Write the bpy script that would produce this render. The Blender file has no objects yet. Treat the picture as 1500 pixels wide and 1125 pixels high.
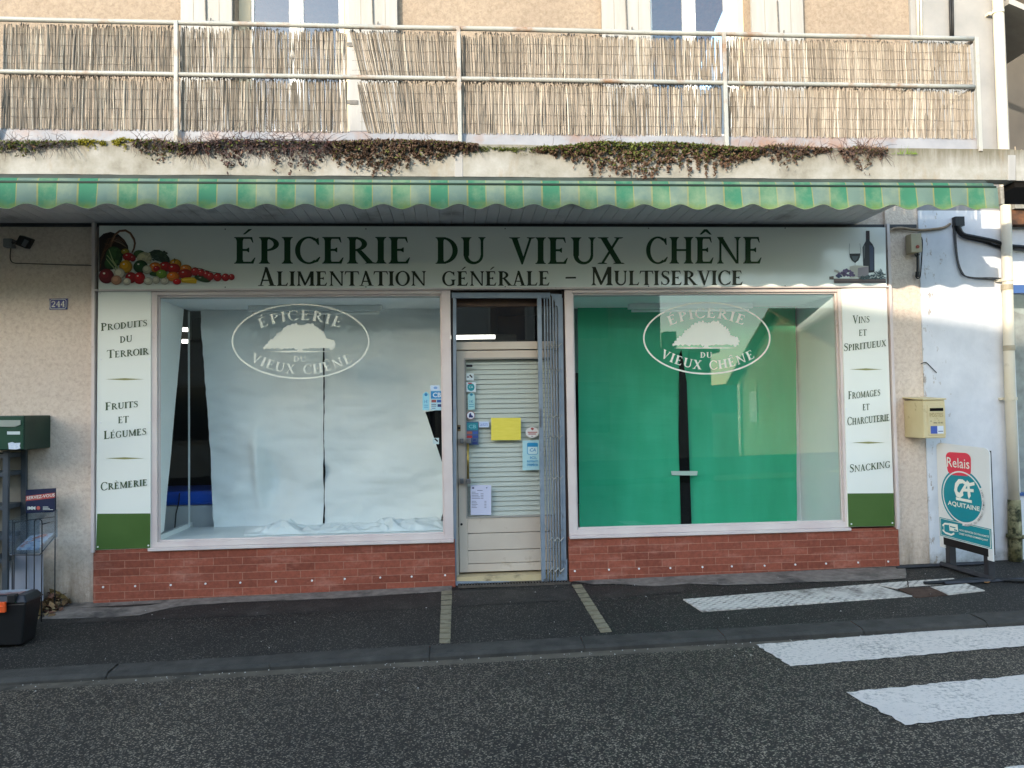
import bpy, bmesh, math, random
from mathutils import Vector, Matrix, noise
R = math.radians
rnd = random.Random(7)
S = bpy.context.scene
COL = S.collection

# ------------------------------------------------------------------ camera
F = 1130.0
CAM = Vector((0, -6.8, 1.52))
cm = Matrix.Rotation(R(-4.3), 4, 'Z') @ Matrix.Rotation(R(92.05), 4, 'X') @ Matrix.Rotation(R(-0.96), 4, 'Z')
cd = bpy.data.cameras.new('camera')
cam = bpy.data.objects.new('camera', cd)
COL.objects.link(cam)
cam.matrix_world = Matrix.Translation(CAM) @ cm
cd.sensor_width = 36
cd.lens = 36 * F / 1500
cd.clip_start = 0.05
cd.clip_end = 3000
S.camera = cam

# ------------------------------------------------------------------ light
SUNV = Vector((-0.70, -1.0, 0.25)).normalized()
elev = math.asin(SUNV.z)
w = bpy.data.worlds.new('World')
S.world = w
w.use_nodes = True
wn = w.node_tree
sky = wn.nodes.new('ShaderNodeTexSky')
sky.sky_type = 'NISHITA'
sky.sun_disc = False
sky.sun_elevation = elev
sky.sun_rotation = math.atan2(SUNV.x, SUNV.y)
sky.altitude = 100
sky.air_density = 1.0
sky.dust_density = 0.7
sky.ozone_density = 0.6
bg = wn.nodes['Background']
bg.inputs['Strength'].default_value = 0.15
wn.links.new(sky.outputs[0], bg.inputs['Color'])
sl = bpy.data.lights.new('sun', 'SUN')
sl.energy = 2.0
sl.angle = R(0.53)
sl.color = (0.52, 0.455, 0.375)   # low winter sun, dimmed and warmed by the air
so = bpy.data.objects.new('sun', sl)
COL.objects.link(so)
so.location = SUNV * 60
so.rotation_euler = SUNV.to_track_quat('Z', 'Y').to_euler()
vs = S.view_settings
vs.view_transform = 'Standard'
vs.look = 'None'
vs.exposure = 2.45
vs.gamma = 1

# ------------------------------------------------------------------ helpers
def P(px, py, Y=0.0):
    d = cm.to_3x3() @ Vector(((px - 750) / F, -(py - 562.5) / F, -1))
    t = (Y - CAM.y) / d.y
    return CAM + d * t

def G(px, py, fn):
    d = cm.to_3x3() @ Vector(((px - 750) / F, -(py - 562.5) / F, -1))
    a, b = 0.5, 200.0
    for _ in range(50):
        m = (a + b) / 2
        p = CAM + d * m
        if p.z > fn(p.x, p.y): a = m
        else: b = m
    return CAM + d * b

def clampx(x): return max(-14, min(14, x))
def z_base(x): return 0.019 + 0.0135 * clampx(x)
def z_kerb(x): return -0.068 + 0.0192 * clampx(x) - 0.018
def z_gut(x): return -0.118 + 0.0174 * clampx(x) - 0.012
YK, YK2, YG = -1.37, -1.56, -1.66
def z_walk(x, y):
    t = max(0, min(1, -y / -YK))
    return z_base(x) * (1 - t) + z_kerb(x) * t
def z_road(x, y):
    return z_gut(x) + 0.018 * min(3.2, max(0, YG - y))

def lin(c):
    r = []
    for v in c[:3]:
        v = v / 255.0
        r.append(v / 12.92 if v <= 0.04045 else ((v + 0.055) / 1.055) ** 2.4)
    return (r[0], r[1], r[2], 1.0)

class NT:
    def __init__(s, m):
        s.m = m; s.t = m.node_tree; s.n = s.t.nodes; s.l = s.t.links
        s.b = s.n.get('Principled BSDF')
    def new(s, typ, **kw):
        nd = s.n.new(typ)
        for k, v in kw.items():
            if k.startswith('i_'):
                nd.inputs[k[2:]].default_value = v
            else:
                setattr(nd, k, v)
        return nd
    def link(s, a, b): s.l.new(a, b)

MATS = {}
def newmat(name):
    m = bpy.data.materials.new(name); m.use_nodes = True
    return NT(m)

def ramp(t, fac, stops):
    r = t.new('ShaderNodeValToRGB')
    e = r.color_ramp.elements
    while len(e) < len(stops): e.new(0.5)
    for i, (p, c) in enumerate(stops):
        e[i].position = p
        e[i].color = c if len(c) == 4 else (*c, 1)
    t.link(fac, r.inputs[0])
    return r.outputs[0]

def nz(t, co, scale, detail=4, rough=0.55, dist=0.0):
    n = t.new('ShaderNodeTexNoise')
    n.inputs['Scale'].default_value = scale
    n.inputs['Detail'].default_value = detail
    n.inputs['Roughness'].default_value = rough
    n.inputs['Distortion'].default_value = dist
    t.link(co, n.inputs['Vector'])
    return n.outputs['Fac']

def coords(t, scale=None):
    c = t.new('ShaderNodeNewGeometry').outputs['Position']
    if scale:
        mp = t.new('ShaderNodeMapping')
        mp.inputs['Scale'].default_value = scale
        t.link(c, mp.inputs['Vector'])
        return mp.outputs[0]
    return c

def mixc(t, fac, a, b, blend='MIX'):
    m = t.new('ShaderNodeMix', data_type='RGBA', blend_type=blend)
    if isinstance(fac, float): m.inputs[0].default_value = fac
    else: t.link(fac, m.inputs[0])
    for v, i in ((a, 6), (b, 7)):
        if isinstance(v, tuple): m.inputs[i].default_value = v if len(v) == 4 else (*v, 1)
        else: t.link(v, m.inputs[i])
    return m.outputs[2]

def bump(t, h, strength=0.3, dist=0.01):
    b = t.new('ShaderNodeBump')
    b.inputs['Strength'].default_value = strength
    b.inputs['Distance'].default_value = dist
    t.link(h, b.inputs['Height'])
    t.link(b.outputs[0], t.b.inputs['Normal'])
    return b

def mat(name, c1, c2=None, scale=6, rough=0.6, bs=0, bscale=60, metal=0, spec=0.4, lo=0.35, hi=0.65, cs=None, dirt=None, dscale=2.5, dlo=0.55, dhi=0.75):
    """one colour drifting into another with noise, optional dirt blotches and bump"""
    if name in MATS: return MATS[name]
    t = newmat(name)
    co = coords(t, cs)
    a = lin(c1)
    out = a
    if c2:
        f = nz(t, co, scale, 5)
        out = ramp(t, f, [(lo, a), (hi, lin(c2))])
    if dirt:
        f2 = nz(t, co, dscale, 6, 0.65)
        f2 = ramp(t, f2, [(dlo, (0, 0, 0, 1)), (dhi, (1, 1, 1, 1))])
        out = mixc(t, f2, out, lin(dirt))
    if isinstance(out, tuple): t.b.inputs['Base Color'].default_value = out
    else: t.link(out, t.b.inputs['Base Color'])
    t.b.inputs['Roughness'].default_value = rough
    t.b.inputs['Metallic'].default_value = metal
    t.b.inputs['Specular IOR Level'].default_value = spec
    if bs: bump(t, nz(t, co, bscale, 4), bs, 0.01)
    MATS[name] = t.m
    return t.m

def attr_mat(name, rough=0.7, spec=0.3):
    if name in MATS: return MATS[name]
    t = newmat(name)
    a = t.new('ShaderNodeAttribute'); a.attribute_name = 'Col'
    t.link(a.outputs['Color'], t.b.inputs['Base Color'])
    t.b.inputs['Roughness'].default_value = rough
    t.b.inputs['Specular IOR Level'].default_value = spec
    MATS[name] = t.m
    return t.m

def emit(name, c, s):
    if name in MATS: return MATS[name]
    t = newmat(name)
    t.b.inputs['Base Color'].default_value = (0.8, 0.8, 0.8, 1)
    t.b.inputs['Emission Color'].default_value = (*c, 1)
    t.b.inputs['Emission Strength'].default_value = s
    MATS[name] = t.m
    return t.m

def glass_mat(name, tint, ior=0.1):
    t = newmat(name)
    t.n.remove(t.b)
    tr = t.new('ShaderNodeBsdfTransparent'); tr.inputs[0].default_value = (*tint, 1)
    gl = t.new('ShaderNodeBsdfGlossy'); gl.inputs['Roughness'].default_value = 0.0
    gl.inputs['Color'].default_value = (1, 1, 1, 1)
    # Schlick reflectance that reads the same from both sides of a single sheet of glass
    ge = t.new('ShaderNodeNewGeometry')
    dt = t.new('ShaderNodeVectorMath', operation='DOT_PRODUCT'); t.link(ge.outputs['Normal'], dt.inputs[0]); t.link(ge.outputs['Incoming'], dt.inputs[1])
    ab = t.new('ShaderNodeMath', operation='ABSOLUTE'); t.link(dt.outputs['Value'], ab.inputs[0])
    om = t.new('ShaderNodeMath', operation='SUBTRACT', use_clamp=True); om.inputs[0].default_value = 1.0; t.link(ab.outputs[0], om.inputs[1])
    pw = t.new('ShaderNodeMath', operation='POWER'); t.link(om.outputs[0], pw.inputs[0]); pw.inputs[1].default_value = 5.0
    fr = t.new('ShaderNodeMath', operation='MULTIPLY_ADD', use_clamp=True); t.link(pw.outputs[0], fr.inputs[0]); fr.inputs[1].default_value = 1 - ior; fr.inputs[2].default_value = ior
    co = coords(t)
    b = t.new('ShaderNodeBump'); b.inputs['Strength'].default_value = 0.02; b.inputs['Distance'].default_value = 0.02
    t.link(nz(t, co, 0.9, 1), b.inputs['Height'])
    t.link(b.outputs[0], gl.inputs['Normal'])
    mx = t.new('ShaderNodeMixShader')
    t.link(fr.outputs[0], mx.inputs[0]); t.link(tr.outputs[0], mx.inputs[1]); t.link(gl.outputs[0], mx.inputs[2])
    out = t.n['Material Output']
    res = mx.outputs[0]
    t.link(res, out.inputs[0])
    MATS[name] = t.m
    return t.m

class MB:
    def __init__(s): s.v = []; s.f = []; s.c = []; s.col = None
    def face(s, pts):
        i = len(s.v); s.v += [Vector(p) for p in pts]; s.f.append(list(range(i, i + len(pts)))); s.c.append(s.col)
    def idx(s, verts, faces):
        i = len(s.v); s.v += [Vector(p) for p in verts]
        for f in faces: s.f.append([i + k for k in f]); s.c.append(s.col)
    def box(s, x0, y0, z0, x1, y1, z1):
        if x0 > x1: x0, x1 = x1, x0
        if y0 > y1: y0, y1 = y1, y0
        if z0 > z1: z0, z1 = z1, z0
        v = [(x0, y0, z0), (x1, y0, z0), (x1, y1, z0), (x0, y1, z0), (x0, y0, z1), (x1, y0, z1), (x1, y1, z1), (x0, y1, z1)]
        s.idx(v, [(0, 3, 2, 1), (4, 5, 6, 7), (0, 1, 5, 4), (1, 2, 6, 5), (2, 3, 7, 6), (3, 0, 4, 7)])
    def prism(s, poly, off):
        """poly: front outline (any winding), off: Vector to the back"""
        off = Vector(off); poly = [Vector(p) for p in poly]; n = len(poly)
        nrm = Vector((0, 0, 0))
        for i in range(n): nrm += poly[i].cross(poly[(i + 1) % n])
        if nrm.dot(off) > 0: poly = poly[::-1]
        v = poly + [p + off for p in poly]
        s.idx(v, [tuple(range(n)), tuple(range(2 * n - 1, n - 1, -1))] + [(i + n, (i + 1) % n + n, (i + 1) % n, i) for i in range(n)])
    def tube(s, pts, r, n=8, cap=True):
        pts = [Vector(p) for p in pts]; k = len(pts)
        rr = r if isinstance(r, (list, tuple)) else [r] * k
        vs_ = []; ref = None
        for i, p in enumerate(pts):
            d = (pts[min(i + 1, k - 1)] - pts[max(i - 1, 0)]).normalized()
            if ref is None:
                ref = Vector((0, 0, 1)) if abs(d.z) < 0.9 else Vector((1, 0, 0))
            a = d.cross(ref).normalized(); b = a.cross(d).normalized(); ref = b
            for j in range(n):
                an = 2 * math.pi * j / n
                vs_.append(p + (a * math.cos(an) + b * math.sin(an)) * rr[i])
        fs = []
        for i in range(k - 1):
            for j in range(n):
                fs.append((i * n + j, i * n + (j + 1) % n, (i + 1) * n + (j + 1) % n, (i + 1) * n + j))
        if cap: fs += [tuple(range(n - 1, -1, -1)), tuple(range((k - 1) * n, k * n))]
        s.idx(vs_, fs)
    def build(s, name, m, parent=None, smooth=False, bevel=0, loc=None):
        me = bpy.data.meshes.new(name)
        o = bpy.data.objects.new(name, me)
        COL.objects.link(o)
        if parent is not None:
            base = Vector(parent.get('_w', (0, 0, 0)))
            o.parent = parent
            o['_w'] = tuple(base)
        else:
            if loc is None:
                lo = [min(v[i] for v in s.v) for i in range(3)]; hi = [max(v[i] for v in s.v) for i in range(3)]
                loc = ((lo[0] + hi[0]) / 2, (lo[1] + hi[1]) / 2, lo[2])
            base = Vector(loc); o.location = base; o['_w'] = tuple(base)
        me.from_pydata([v - base for v in s.v], [], s.f)
        if any(c is not None for c in s.c):
            ca = me.color_attributes.new('Col', 'FLOAT_COLOR', 'CORNER')
            buf = []
            for p in me.polygons:
                c = s.c[p.index] or (0.5, 0.5, 0.5, 1)
                buf += list(c) * p.loop_total
            ca.data.foreach_set('color', buf)
        if smooth: me.polygons.foreach_set('use_smooth', [True] * len(me.polygons))
        me.materials.append(m)
        if bevel:
            b = o.modifiers.new('bevel', 'BEVEL'); b.width = bevel; b.segments = 2; b.limit_method = 'ANGLE'; b.angle_limit = R(50)
        me.update()
        return o

def tag(o, label=None, cat=None, group=None, kind=None):
    if label: o['label'] = label
    if cat: o['category'] = cat
    if group: o['group'] = group
    if kind: o['kind'] = kind
    return o

def thing(name, label, cat, loc=(0, 0, 0), group=None):
    o = bpy.data.objects.new(name, None); COL.objects.link(o)
    o.empty_display_size = 0.1
    o.location = loc; o['_w'] = tuple(loc)
    return tag(o, label, cat, group)

def copy_tree(o, parent=None, shift=None):
    c = o.copy(); COL.objects.link(c)
    if parent: c.parent = parent
    if shift is not None: c.location = o.location + Vector(shift)
    for ch in list(o.children): copy_tree(ch, c)
    return c

def ex(t, v): return (t[0] * v, t[1] * v, t[2] * v, 1)

# ---------- flat artwork: polygons given in a 2-D frame, laid on a real surface
def lay(name, polys, mapper, normal, m, parent=None, step=0.00006, lift=0.0015, cols=None, loc=None):
    b = MB(); n = Vector(normal)
    for i, poly in enumerate(polys):
        b.col = cols[i] if cols else None
        pts = [mapper(*p) + n * (lift + step * i) for p in poly]
        nr = Vector((0, 0, 0))
        for k in range(len(pts)): nr += (pts[k] - pts[0]).cross(pts[(k + 1) % len(pts)] - pts[0])
        if nr.dot(n) < 0: pts = pts[::-1]
        b.face(pts)
    return b.build(name, m, parent, loc=loc)

def ell(cx, cy, rx, ry, n=20, a0=0, rot=0):
    c, s_ = math.cos(rot), math.sin(rot)
    o = []
    for i in range(n):
        a = a0 + 2 * math.pi * i / n
        x, y = rx * math.cos(a), ry * math.sin(a)
        o.append((cx + x * c - y * s_, cy + x * s_ + y * c))
    return o

def ring(cx, cy, rx, ry, t, n=72, tx=None, a0=0, a1=360):
    """annulus as quads"""
    tx = tx or t; qs = []
    for i in range(n):
        p = R(a0 + (a1 - a0) * i / n); q = R(a0 + (a1 - a0) * (i + 1) / n)
        qs.append([(cx + rx * math.cos(p), cy + ry * math.sin(p)), (cx + rx * math.cos(q), cy + ry * math.sin(q)),
                   (cx + (rx - tx) * math.cos(q), cy + (ry - t) * math.sin(q)), (cx + (rx - tx) * math.cos(p), cy + (ry - t) * math.sin(p))])
    return qs

def stroke(pts, ws):
    if not isinstance(ws, (list, tuple)): ws = [ws] * len(pts)
    L, Rr = [], []
    for i in range(len(pts)):
        a = pts[max(i - 1, 0)]; b = pts[min(i + 1, len(pts) - 1)]
        dx, dy = b[0] - a[0], b[1] - a[1]; l = math.hypot(dx, dy) or 1
        nx, ny = -dy / l, dx / l
        L.append((pts[i][0] + nx * ws[i] / 2, pts[i][1] + ny * ws[i] / 2))
        Rr.append((pts[i][0] - nx * ws[i] / 2, pts[i][1] - ny * ws[i] / 2))
    return [[L[i], L[i + 1], Rr[i + 1], Rr[i]] for i in range(len(pts) - 1)]

# ---------- a flared serif alphabet drawn as polygons (cap height 1, y up)
W_ = 0.205
def g_stem(x, y0=0.0, y1=1.0, w=W_, bot=True, top=True, e=0.085):
    h = w / 2
    r = []
    if bot: r += [(h + e, y0), (h + e, y0 + .025), (h + e * .35, y0 + .06), (h, y0 + .15)]
    else: r += [(h, y0)]
    if top: r += [(h, y1 - .15), (h + e * .35, y1 - .06), (h + e, y1 - .025), (h + e, y1)]
    else: r += [(h, y1)]
    return [(x + a, b) for a, b in r] + [(x - a, b) for a, b in r[::-1]]
def g_foot(x0, x1, y=0.0, up=1, t=.05):
    return [(x0, y), (x1, y), (x1 - .03, y + up * t * .6), (x1 - .09, y + up * t), (x0 + .09, y + up * t), (x0 + .03, y + up * t * .6)]
def g_arc(cx, cy, rx, ry, ix, iy, a0, a1, n=18, dx=0):
    q = []
    for i in range(n):
        p = R(a0 + (a1 - a0) * i / n); s2 = R(a0 + (a1 - a0) * (i + 1) / n)
        q.append([(cx + rx * math.cos(p), cy + ry * math.sin(p)), (cx + rx * math.cos(s2), cy + ry * math.sin(s2)),
                  (cx + dx + ix * math.cos(s2), cy + iy * math.sin(s2)), (cx + dx + ix * math.cos(p), cy + iy * math.sin(p))])
    return q
_et = [(.2, 1), (.62, 1), (.66, .79), (.63, .79), (.56, .93), (.2, .93)]
_em = [(.2, .555), (.43, .555), (.5, .61), (.52, .60), (.52, .43), (.5, .42), (.43, .475), (.2, .475)]
_eb = [(.2, 0), (.66, 0), (.73, .23), (.70, .23), (.58, .075), (.2, .075)]
_P = [g_stem(.2)] + g_arc(.26, .735, .43, .265, .25, .195, -90, 90)
_C = g_arc(.47, .5, .46, .52, .29, .45, 52, 308, 24) + [[(.66, .88), (.80, .98), (.82, .70), (.78, .70), (.72, .80)], [(.62, .02), (.78, .07), (.86, .24), (.83, .26), (.70, .13)]]
GL = {
 'I': ([g_stem(.2)], .42),
 'E': ([g_stem(.2), _et, _em, _eb], .80),
 'F': ([g_stem(.2), _et, _em], .72),
 'L': ([g_stem(.2), _eb], .76),
 'H': ([g_stem(.2), g_stem(.76), [(.2, .47), (.76, .47), (.76, .545), (.2, .545)]], .98),
 'T': ([g_stem(.42, top=False), [(.0, 1), (.84, 1), (.88, .77), (.85, .77), (.76, .93), (.08, .93), (-.01, .77), (-.04, .77)]], .86),
 'N': ([g_stem(.17, w=.08), g_stem(.84, w=.08, bot=False), [(.03, 1), (.25, 1), (.88, 0), (.78, 0)]], 1.02),
 'M': ([g_stem(.17, w=.09, top=False), g_stem(1.0, w=W_, top=False), [(.06, 1), (.27, 1), (.61, .16), (.57, .02), (.52, .02), (.15, .86)], [(.90, 1), (1.11, 1), (1.0, .80), (.59, .02), (.53, .02), (.53, .10)]], 1.2),
 'A': ([[(.33, 1.0), (.40, 1.04), (.48, 1.0), (.82, 0), (.61, 0)], [(.36, 1), (.43, .86), (.17, 0), (.09, 0)], [(.2, .27), (.6, .27), (.6, .34), (.22, .34)], g_foot(-.02, .30), g_foot(.5, .92)], .9),
 'V': ([[(.07, 1), (.28, 1), (.54, .18), (.49, -.02), (.44, -.02)], [(.73, 1), (.82, 1), (.49, -.02), (.46, .12)], g_foot(-.02, .40, 1, -1), g_foot(.62, .94, 1, -1)], .9),
 'X': ([[(.08, 1), (.30, 1), (.88, 0), (.66, 0)], [(.70, 1), (.80, 1), (.20, 0), (.10, 0)], g_foot(-.01, .40, 1, -1), g_foot(.58, .92, 1, -1), g_foot(-.02, .34), g_foot(.55, .97)], .94),
 'U': ([g_stem(.2, .3, bot=False), g_stem(.77, .3, w=.09, bot=False)] + g_arc(.463, .32, .352, .34, .22, .24, 180, 360, dx=.03), .95),
 'D': ([g_stem(.2)] + g_arc(.27, .5, .55, .5, .36, .425, -90, 90), .9),
 'O': (g_arc(.47, .5, .46, .52, .285, .45, 0, 360, 36), .95),
 'C': (_C, .88),
 'G': (_C[:-1] + [[(.60, -.01), (.78, .06), (.78, .14), (.62, .1)], g_stem(.74, .05, .43, w=.15, bot=False)], .95),
 'P': (_P, .74),
 'R': (_P + [[(.32, .50), (.50, .50), (.93, 0), (.70, 0)], g_foot(.62, 1.0)], .92),
 'S': (stroke([(.565, .80), (.51, .92), (.34, .97), (.18, .91), (.14, .76), (.22, .63), (.35, .55), (.50, .45), (.57, .29), (.51, .12), (.35, .03), (.18, .07), (.09, .22)], [.05, .07, .07, .10, .14, .16, .18, .17, .15, .10, .07, .07, .05]) + [[(.53, .96), (.58, .98), (.60, .74), (.56, .74)], [(.06, .04), (.10, .02), (.12, .26), (.07, .26)]], .68),
 'K': ([g_stem(.2), [(.26, .47), (.34, .43), (.78, 1), (.68, 1)], [(.33, .56), (.50, .64), (.94, 0), (.71, 0)], g_foot(.56, .9, 1, -1), g_foot(.62, 1.0)], .96),
 '-': ([[(.05, .38), (.6, .38), (.6, .47), (.05, .47)]], .65),
}
AC = {'acute': [(.30, 1.10), (.50, 1.30), (.62, 1.30), (.38, 1.10)], 'grave': [(.52, 1.10), (.30, 1.30), (.18, 1.30), (.44, 1.10)],
      'circ': [(.18, 1.09), (.36, 1.29), (.48, 1.29), (.66, 1.09), (.58, 1.09), (.42, 1.2), (.26, 1.09)]}
ACC = {'É': ('E', 'acute'), 'È': ('E', 'grave'), 'Ê': ('E', 'circ')}
def serif_glyphs(text, small=0.79, gap=0.03, space=0.5):
    """list of (polygons, x, advance, scale); lower case becomes small capitals"""
    out = []; x = 0
    for ch in text:
        if ch == ' ': x += space; continue
        sc = 1.0 if ch == ch.upper() else small
        c = ch.upper(); ac = None
        if c in ACC: c, ac = ACC[c]
        ps, adv = GL[c]
        ps = list(ps) + ([AC[ac]] if ac else [])
        out.append((ps, x, adv, sc)); x += (adv + gap) * sc
    return out, x
def serif_line(text, x0, y0, x1, y1, h, small=0.79):
    """polygons in picture-frame units (y down) along a sloping baseline"""
    gl, tot = serif_glyphs(text, small)
    k = (x1 - x0) / tot; o = []
    for ps, gx, adv, sc in gl:
        for p in ps:
            o.append([(x0 + (gx + a * sc) * k, y0 + (y1 - y0) * ((gx + a * sc) / tot) - b * sc * h) for a, b in p])
    return o

_fc = {}
def sans(text, x0, y0, x1, y1, slope=0.0, bold=0.0, skew=0):
    """Blender's own font fitted in a box (y down)"""
    key = (text, bold)
    if key not in _fc:
        cu = bpy.data.curves.new('text', 'FONT'); cu.body = text; cu.resolution_u = 2; cu.fill_mode = 'FRONT'; cu.offset = bold
        ob = bpy.data.objects.new('text', cu); COL.objects.link(ob)
        dg = bpy.context.evaluated_depsgraph_get(); dg.update()
        me = bpy.data.meshes.new_from_object(ob.evaluated_get(dg))
        _fc[key] = [[(me.vertices[i].co.x, me.vertices[i].co.y) for i in p.vertices] for p in me.polygons]
        bpy.data.objects.remove(ob); bpy.data.meshes.remove(me); bpy.data.curves.remove(cu)
    ps = _fc[key]
    xs = [a for p in ps for a, b in p]; ys = [b for p in ps for a, b in p]
    lx, hx, ly, hy = min(xs), max(xs), min(ys), max(ys)
    return [[(x0 + (a - lx) / (hx - lx) * (x1 - x0) + skew * (b - ly) / (hy - ly), y1 - (b - ly) / (hy - ly) * (y1 - y0) + slope * ((a - lx) / (hx - lx))) for a, b in p] for p in ps]

def flat(Y):
    return lambda a, b: P(a, b, Y)
FRONT = (0, -1, 0)
def rectp(x0, y0, x1, y1): return [(x0, y0), (x1, y0), (x1, y1), (x0, y1)]

# ------------------------------------------------------------------ materials
def stucco(name, c1, c2, c3, bs=0.5):
    t = newmat(name); co = coords(t)
    f = nz(t, co, 30, 8, 0.72, 0.5)
    base = ramp(t, f, [(0.36, lin(c1)), (0.5, lin(c2)), (0.66, lin(c3))])
    big = ramp(t, nz(t, co, 0.9, 5, 0.6), [(0.35, (0.86, 0.84, 0.82, 1)), (0.7, (1.04, 1.03, 1.0, 1))])
    base = mixc(t, 1.0, base, big, 'MULTIPLY')
    # rain and splash dirt low on the wall, with its own ragged edge
    sx = t.new('ShaderNodeSeparateXYZ'); t.link(co, sx.inputs[0])
    st = nz(t, coords(t, (7, 7, 1.2)), 1.0, 6, 0.7)
    mr = t.new('ShaderNodeMapRange'); mr.inputs['From Min'].default_value = 0.75; mr.inputs['From Max'].default_value = -0.1
    t.link(sx.outputs[2], mr.inputs[0])
    mm = t.new('ShaderNodeMath', operation='MULTIPLY'); t.link(mr.outputs[0], mm.inputs[0]); t.link(st, mm.inputs[1])
    dm = ramp(t, mm.outputs[0], [(0.18, (0, 0, 0, 1)), (0.6, (1, 1, 1, 1))])
    base = mixc(t, dm, base, lin((104, 92, 76)))
    t.link(base, t.b.inputs['Base Color'])
    t.b.inputs['Roughness'].default_value = 0.9
    t.b.inputs['Specular IOR Level'].default_value = 0.15
    v = nz(t, co, 55, 5, 0.65)
    v2 = nz(t, co, 16, 8, 0.7, 0.6)
    ad = t.new('ShaderNodeMath', operation='ADD'); t.link(v, ad.inputs[0]); t.link(v2, ad.inputs[1])
    bump(t, ad.outputs[0], bs, 0.012)
    MATS[name] = t.m
    return t.m
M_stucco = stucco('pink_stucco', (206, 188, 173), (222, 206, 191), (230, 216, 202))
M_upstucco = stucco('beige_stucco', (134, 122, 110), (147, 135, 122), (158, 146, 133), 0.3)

def whitewall():
    t = newmat('white_render'); co = coords(t)
    f = nz(t, co, 2.2, 7, 0.65)
    base = ramp(t, f, [(0.3, lin((196, 199, 204))), (0.6, lin((216, 218, 222)))])
    # flaked patches showing grey under-render, thickest near the joint with the shop wall
    sx = t.new('ShaderNodeSeparateXYZ'); t.link(co, sx.inputs[0])
    mr = t.new('ShaderNodeMapRange'); mr.inputs['From Min'].default_value = 4.9; mr.inputs['From Max'].default_value = 4.32
    t.link(sx.outputs[0], mr.inputs[0])
    fl = nz(t, coords(t, (14, 14, 6)), 1.0, 9, 0.75)
    m2 = t.new('ShaderNodeMath', operation='MULTIPLY_ADD'); t.link(mr.outputs[0], m2.inputs[0]); m2.inputs[1].default_value = 0.16; t.link(fl, m2.inputs[2])
    k = ramp(t, m2.outputs[0], [(0.725, (0, 0, 0, 1)), (0.76, (1, 1, 1, 1))])
    base = mixc(t, k, base, lin((166, 158, 150)))
    # algae at the foot
    st = nz(t, co, 6, 7, 0.7)
    mz = t.new('ShaderNodeMapRange'); mz.inputs['From Min'].default_value = 0.32; mz.inputs['From Max'].default_value = 0.0
    t.link(sx.outputs[2], mz.inputs[0])
    m3 = t.new('ShaderNodeMath', operation='MULTIPLY'); t.link(mz.outputs[0], m3.inputs[0]); t.link(st, m3.inputs[1])
    base = mixc(t, ramp(t, m3.outputs[0], [(0.2, (0, 0, 0, 1)), (0.5, (1, 1, 1, 1))]), base, lin((96, 92, 80)))
    t.link(base, t.b.inputs['Base Color']); t.b.inputs['Roughness'].default_value = 0.85
    t.b.inputs['Specular IOR Level'].default_value = 0.2
    bump(t, fl, 0.3, 0.008)
    MATS['white_render'] = t.m
    return t.m
M_white = whitewall()

def brickmat():
    t = newmat('red_brick'); co = coords(t)
    mp = t.new('ShaderNodeMapping'); mp.inputs['Rotation'].default_value = (R(90), 0, 0)
    sx = t.new('ShaderNodeSeparateXYZ'); t.link(co, sx.inputs[0])
    cx = t.new('ShaderNodeCombineXYZ'); t.link(sx.outputs[0], cx.inputs[0]); t.link(sx.outputs[2], cx.inputs[1])
    bt = t.new('ShaderNodeTexBrick')
    bt.inputs['Scale'].default_value = 1.0
    bt.inputs['Brick Width'].default_value = 0.242
    bt.inputs['Row Height'].default_value = 0.0645
    bt.inputs['Mortar Size'].default_value = 0.0032
    bt.inputs['Mortar Smooth'].default_value = 0.2
    bt.inputs['Color1'].default_value = lin((156, 87, 67)); bt.inputs['Color2'].default_value = lin((130, 70, 53))
    bt.inputs['Mortar'].default_value = lin((164, 116, 96))
    t.link(cx.outputs[0], bt.inputs['Vector'])
    # efflorescence and grime
    e = ramp(t, nz(t, coords(t, (2, 2, 7)), 1.2, 7, 0.7), [(0.52, (0, 0, 0, 1)), (0.72, (0.5, 0.5, 0.5, 1))])
    c = mixc(t, e, bt.outputs[0], lin((192, 138, 120)))
    g = ramp(t, nz(t, co, 26, 6, 0.7), [(0.3, (0.72, 0.7, 0.7, 1)), (0.6, (1.05, 1.0, 1.0, 1))])
    c = mixc(t, 1.0, c, g, 'MULTIPLY')
    t.link(c, t.b.inputs['Base Color']); t.b.inputs['Roughness'].default_value = 0.75
    t.b.inputs['Specular IOR Level'].default_value = 0.3
    iv = t.new('ShaderNodeMath', operation='SUBTRACT'); iv.inputs[0].default_value = 1.0; t.link(bt.outputs['Fac'], iv.inputs[1])
    bump(t, iv.outputs[0], 0.6, 0.004)
    MATS['red_brick'] = t.m
    return t.m
M_brick = brickmat()

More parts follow.
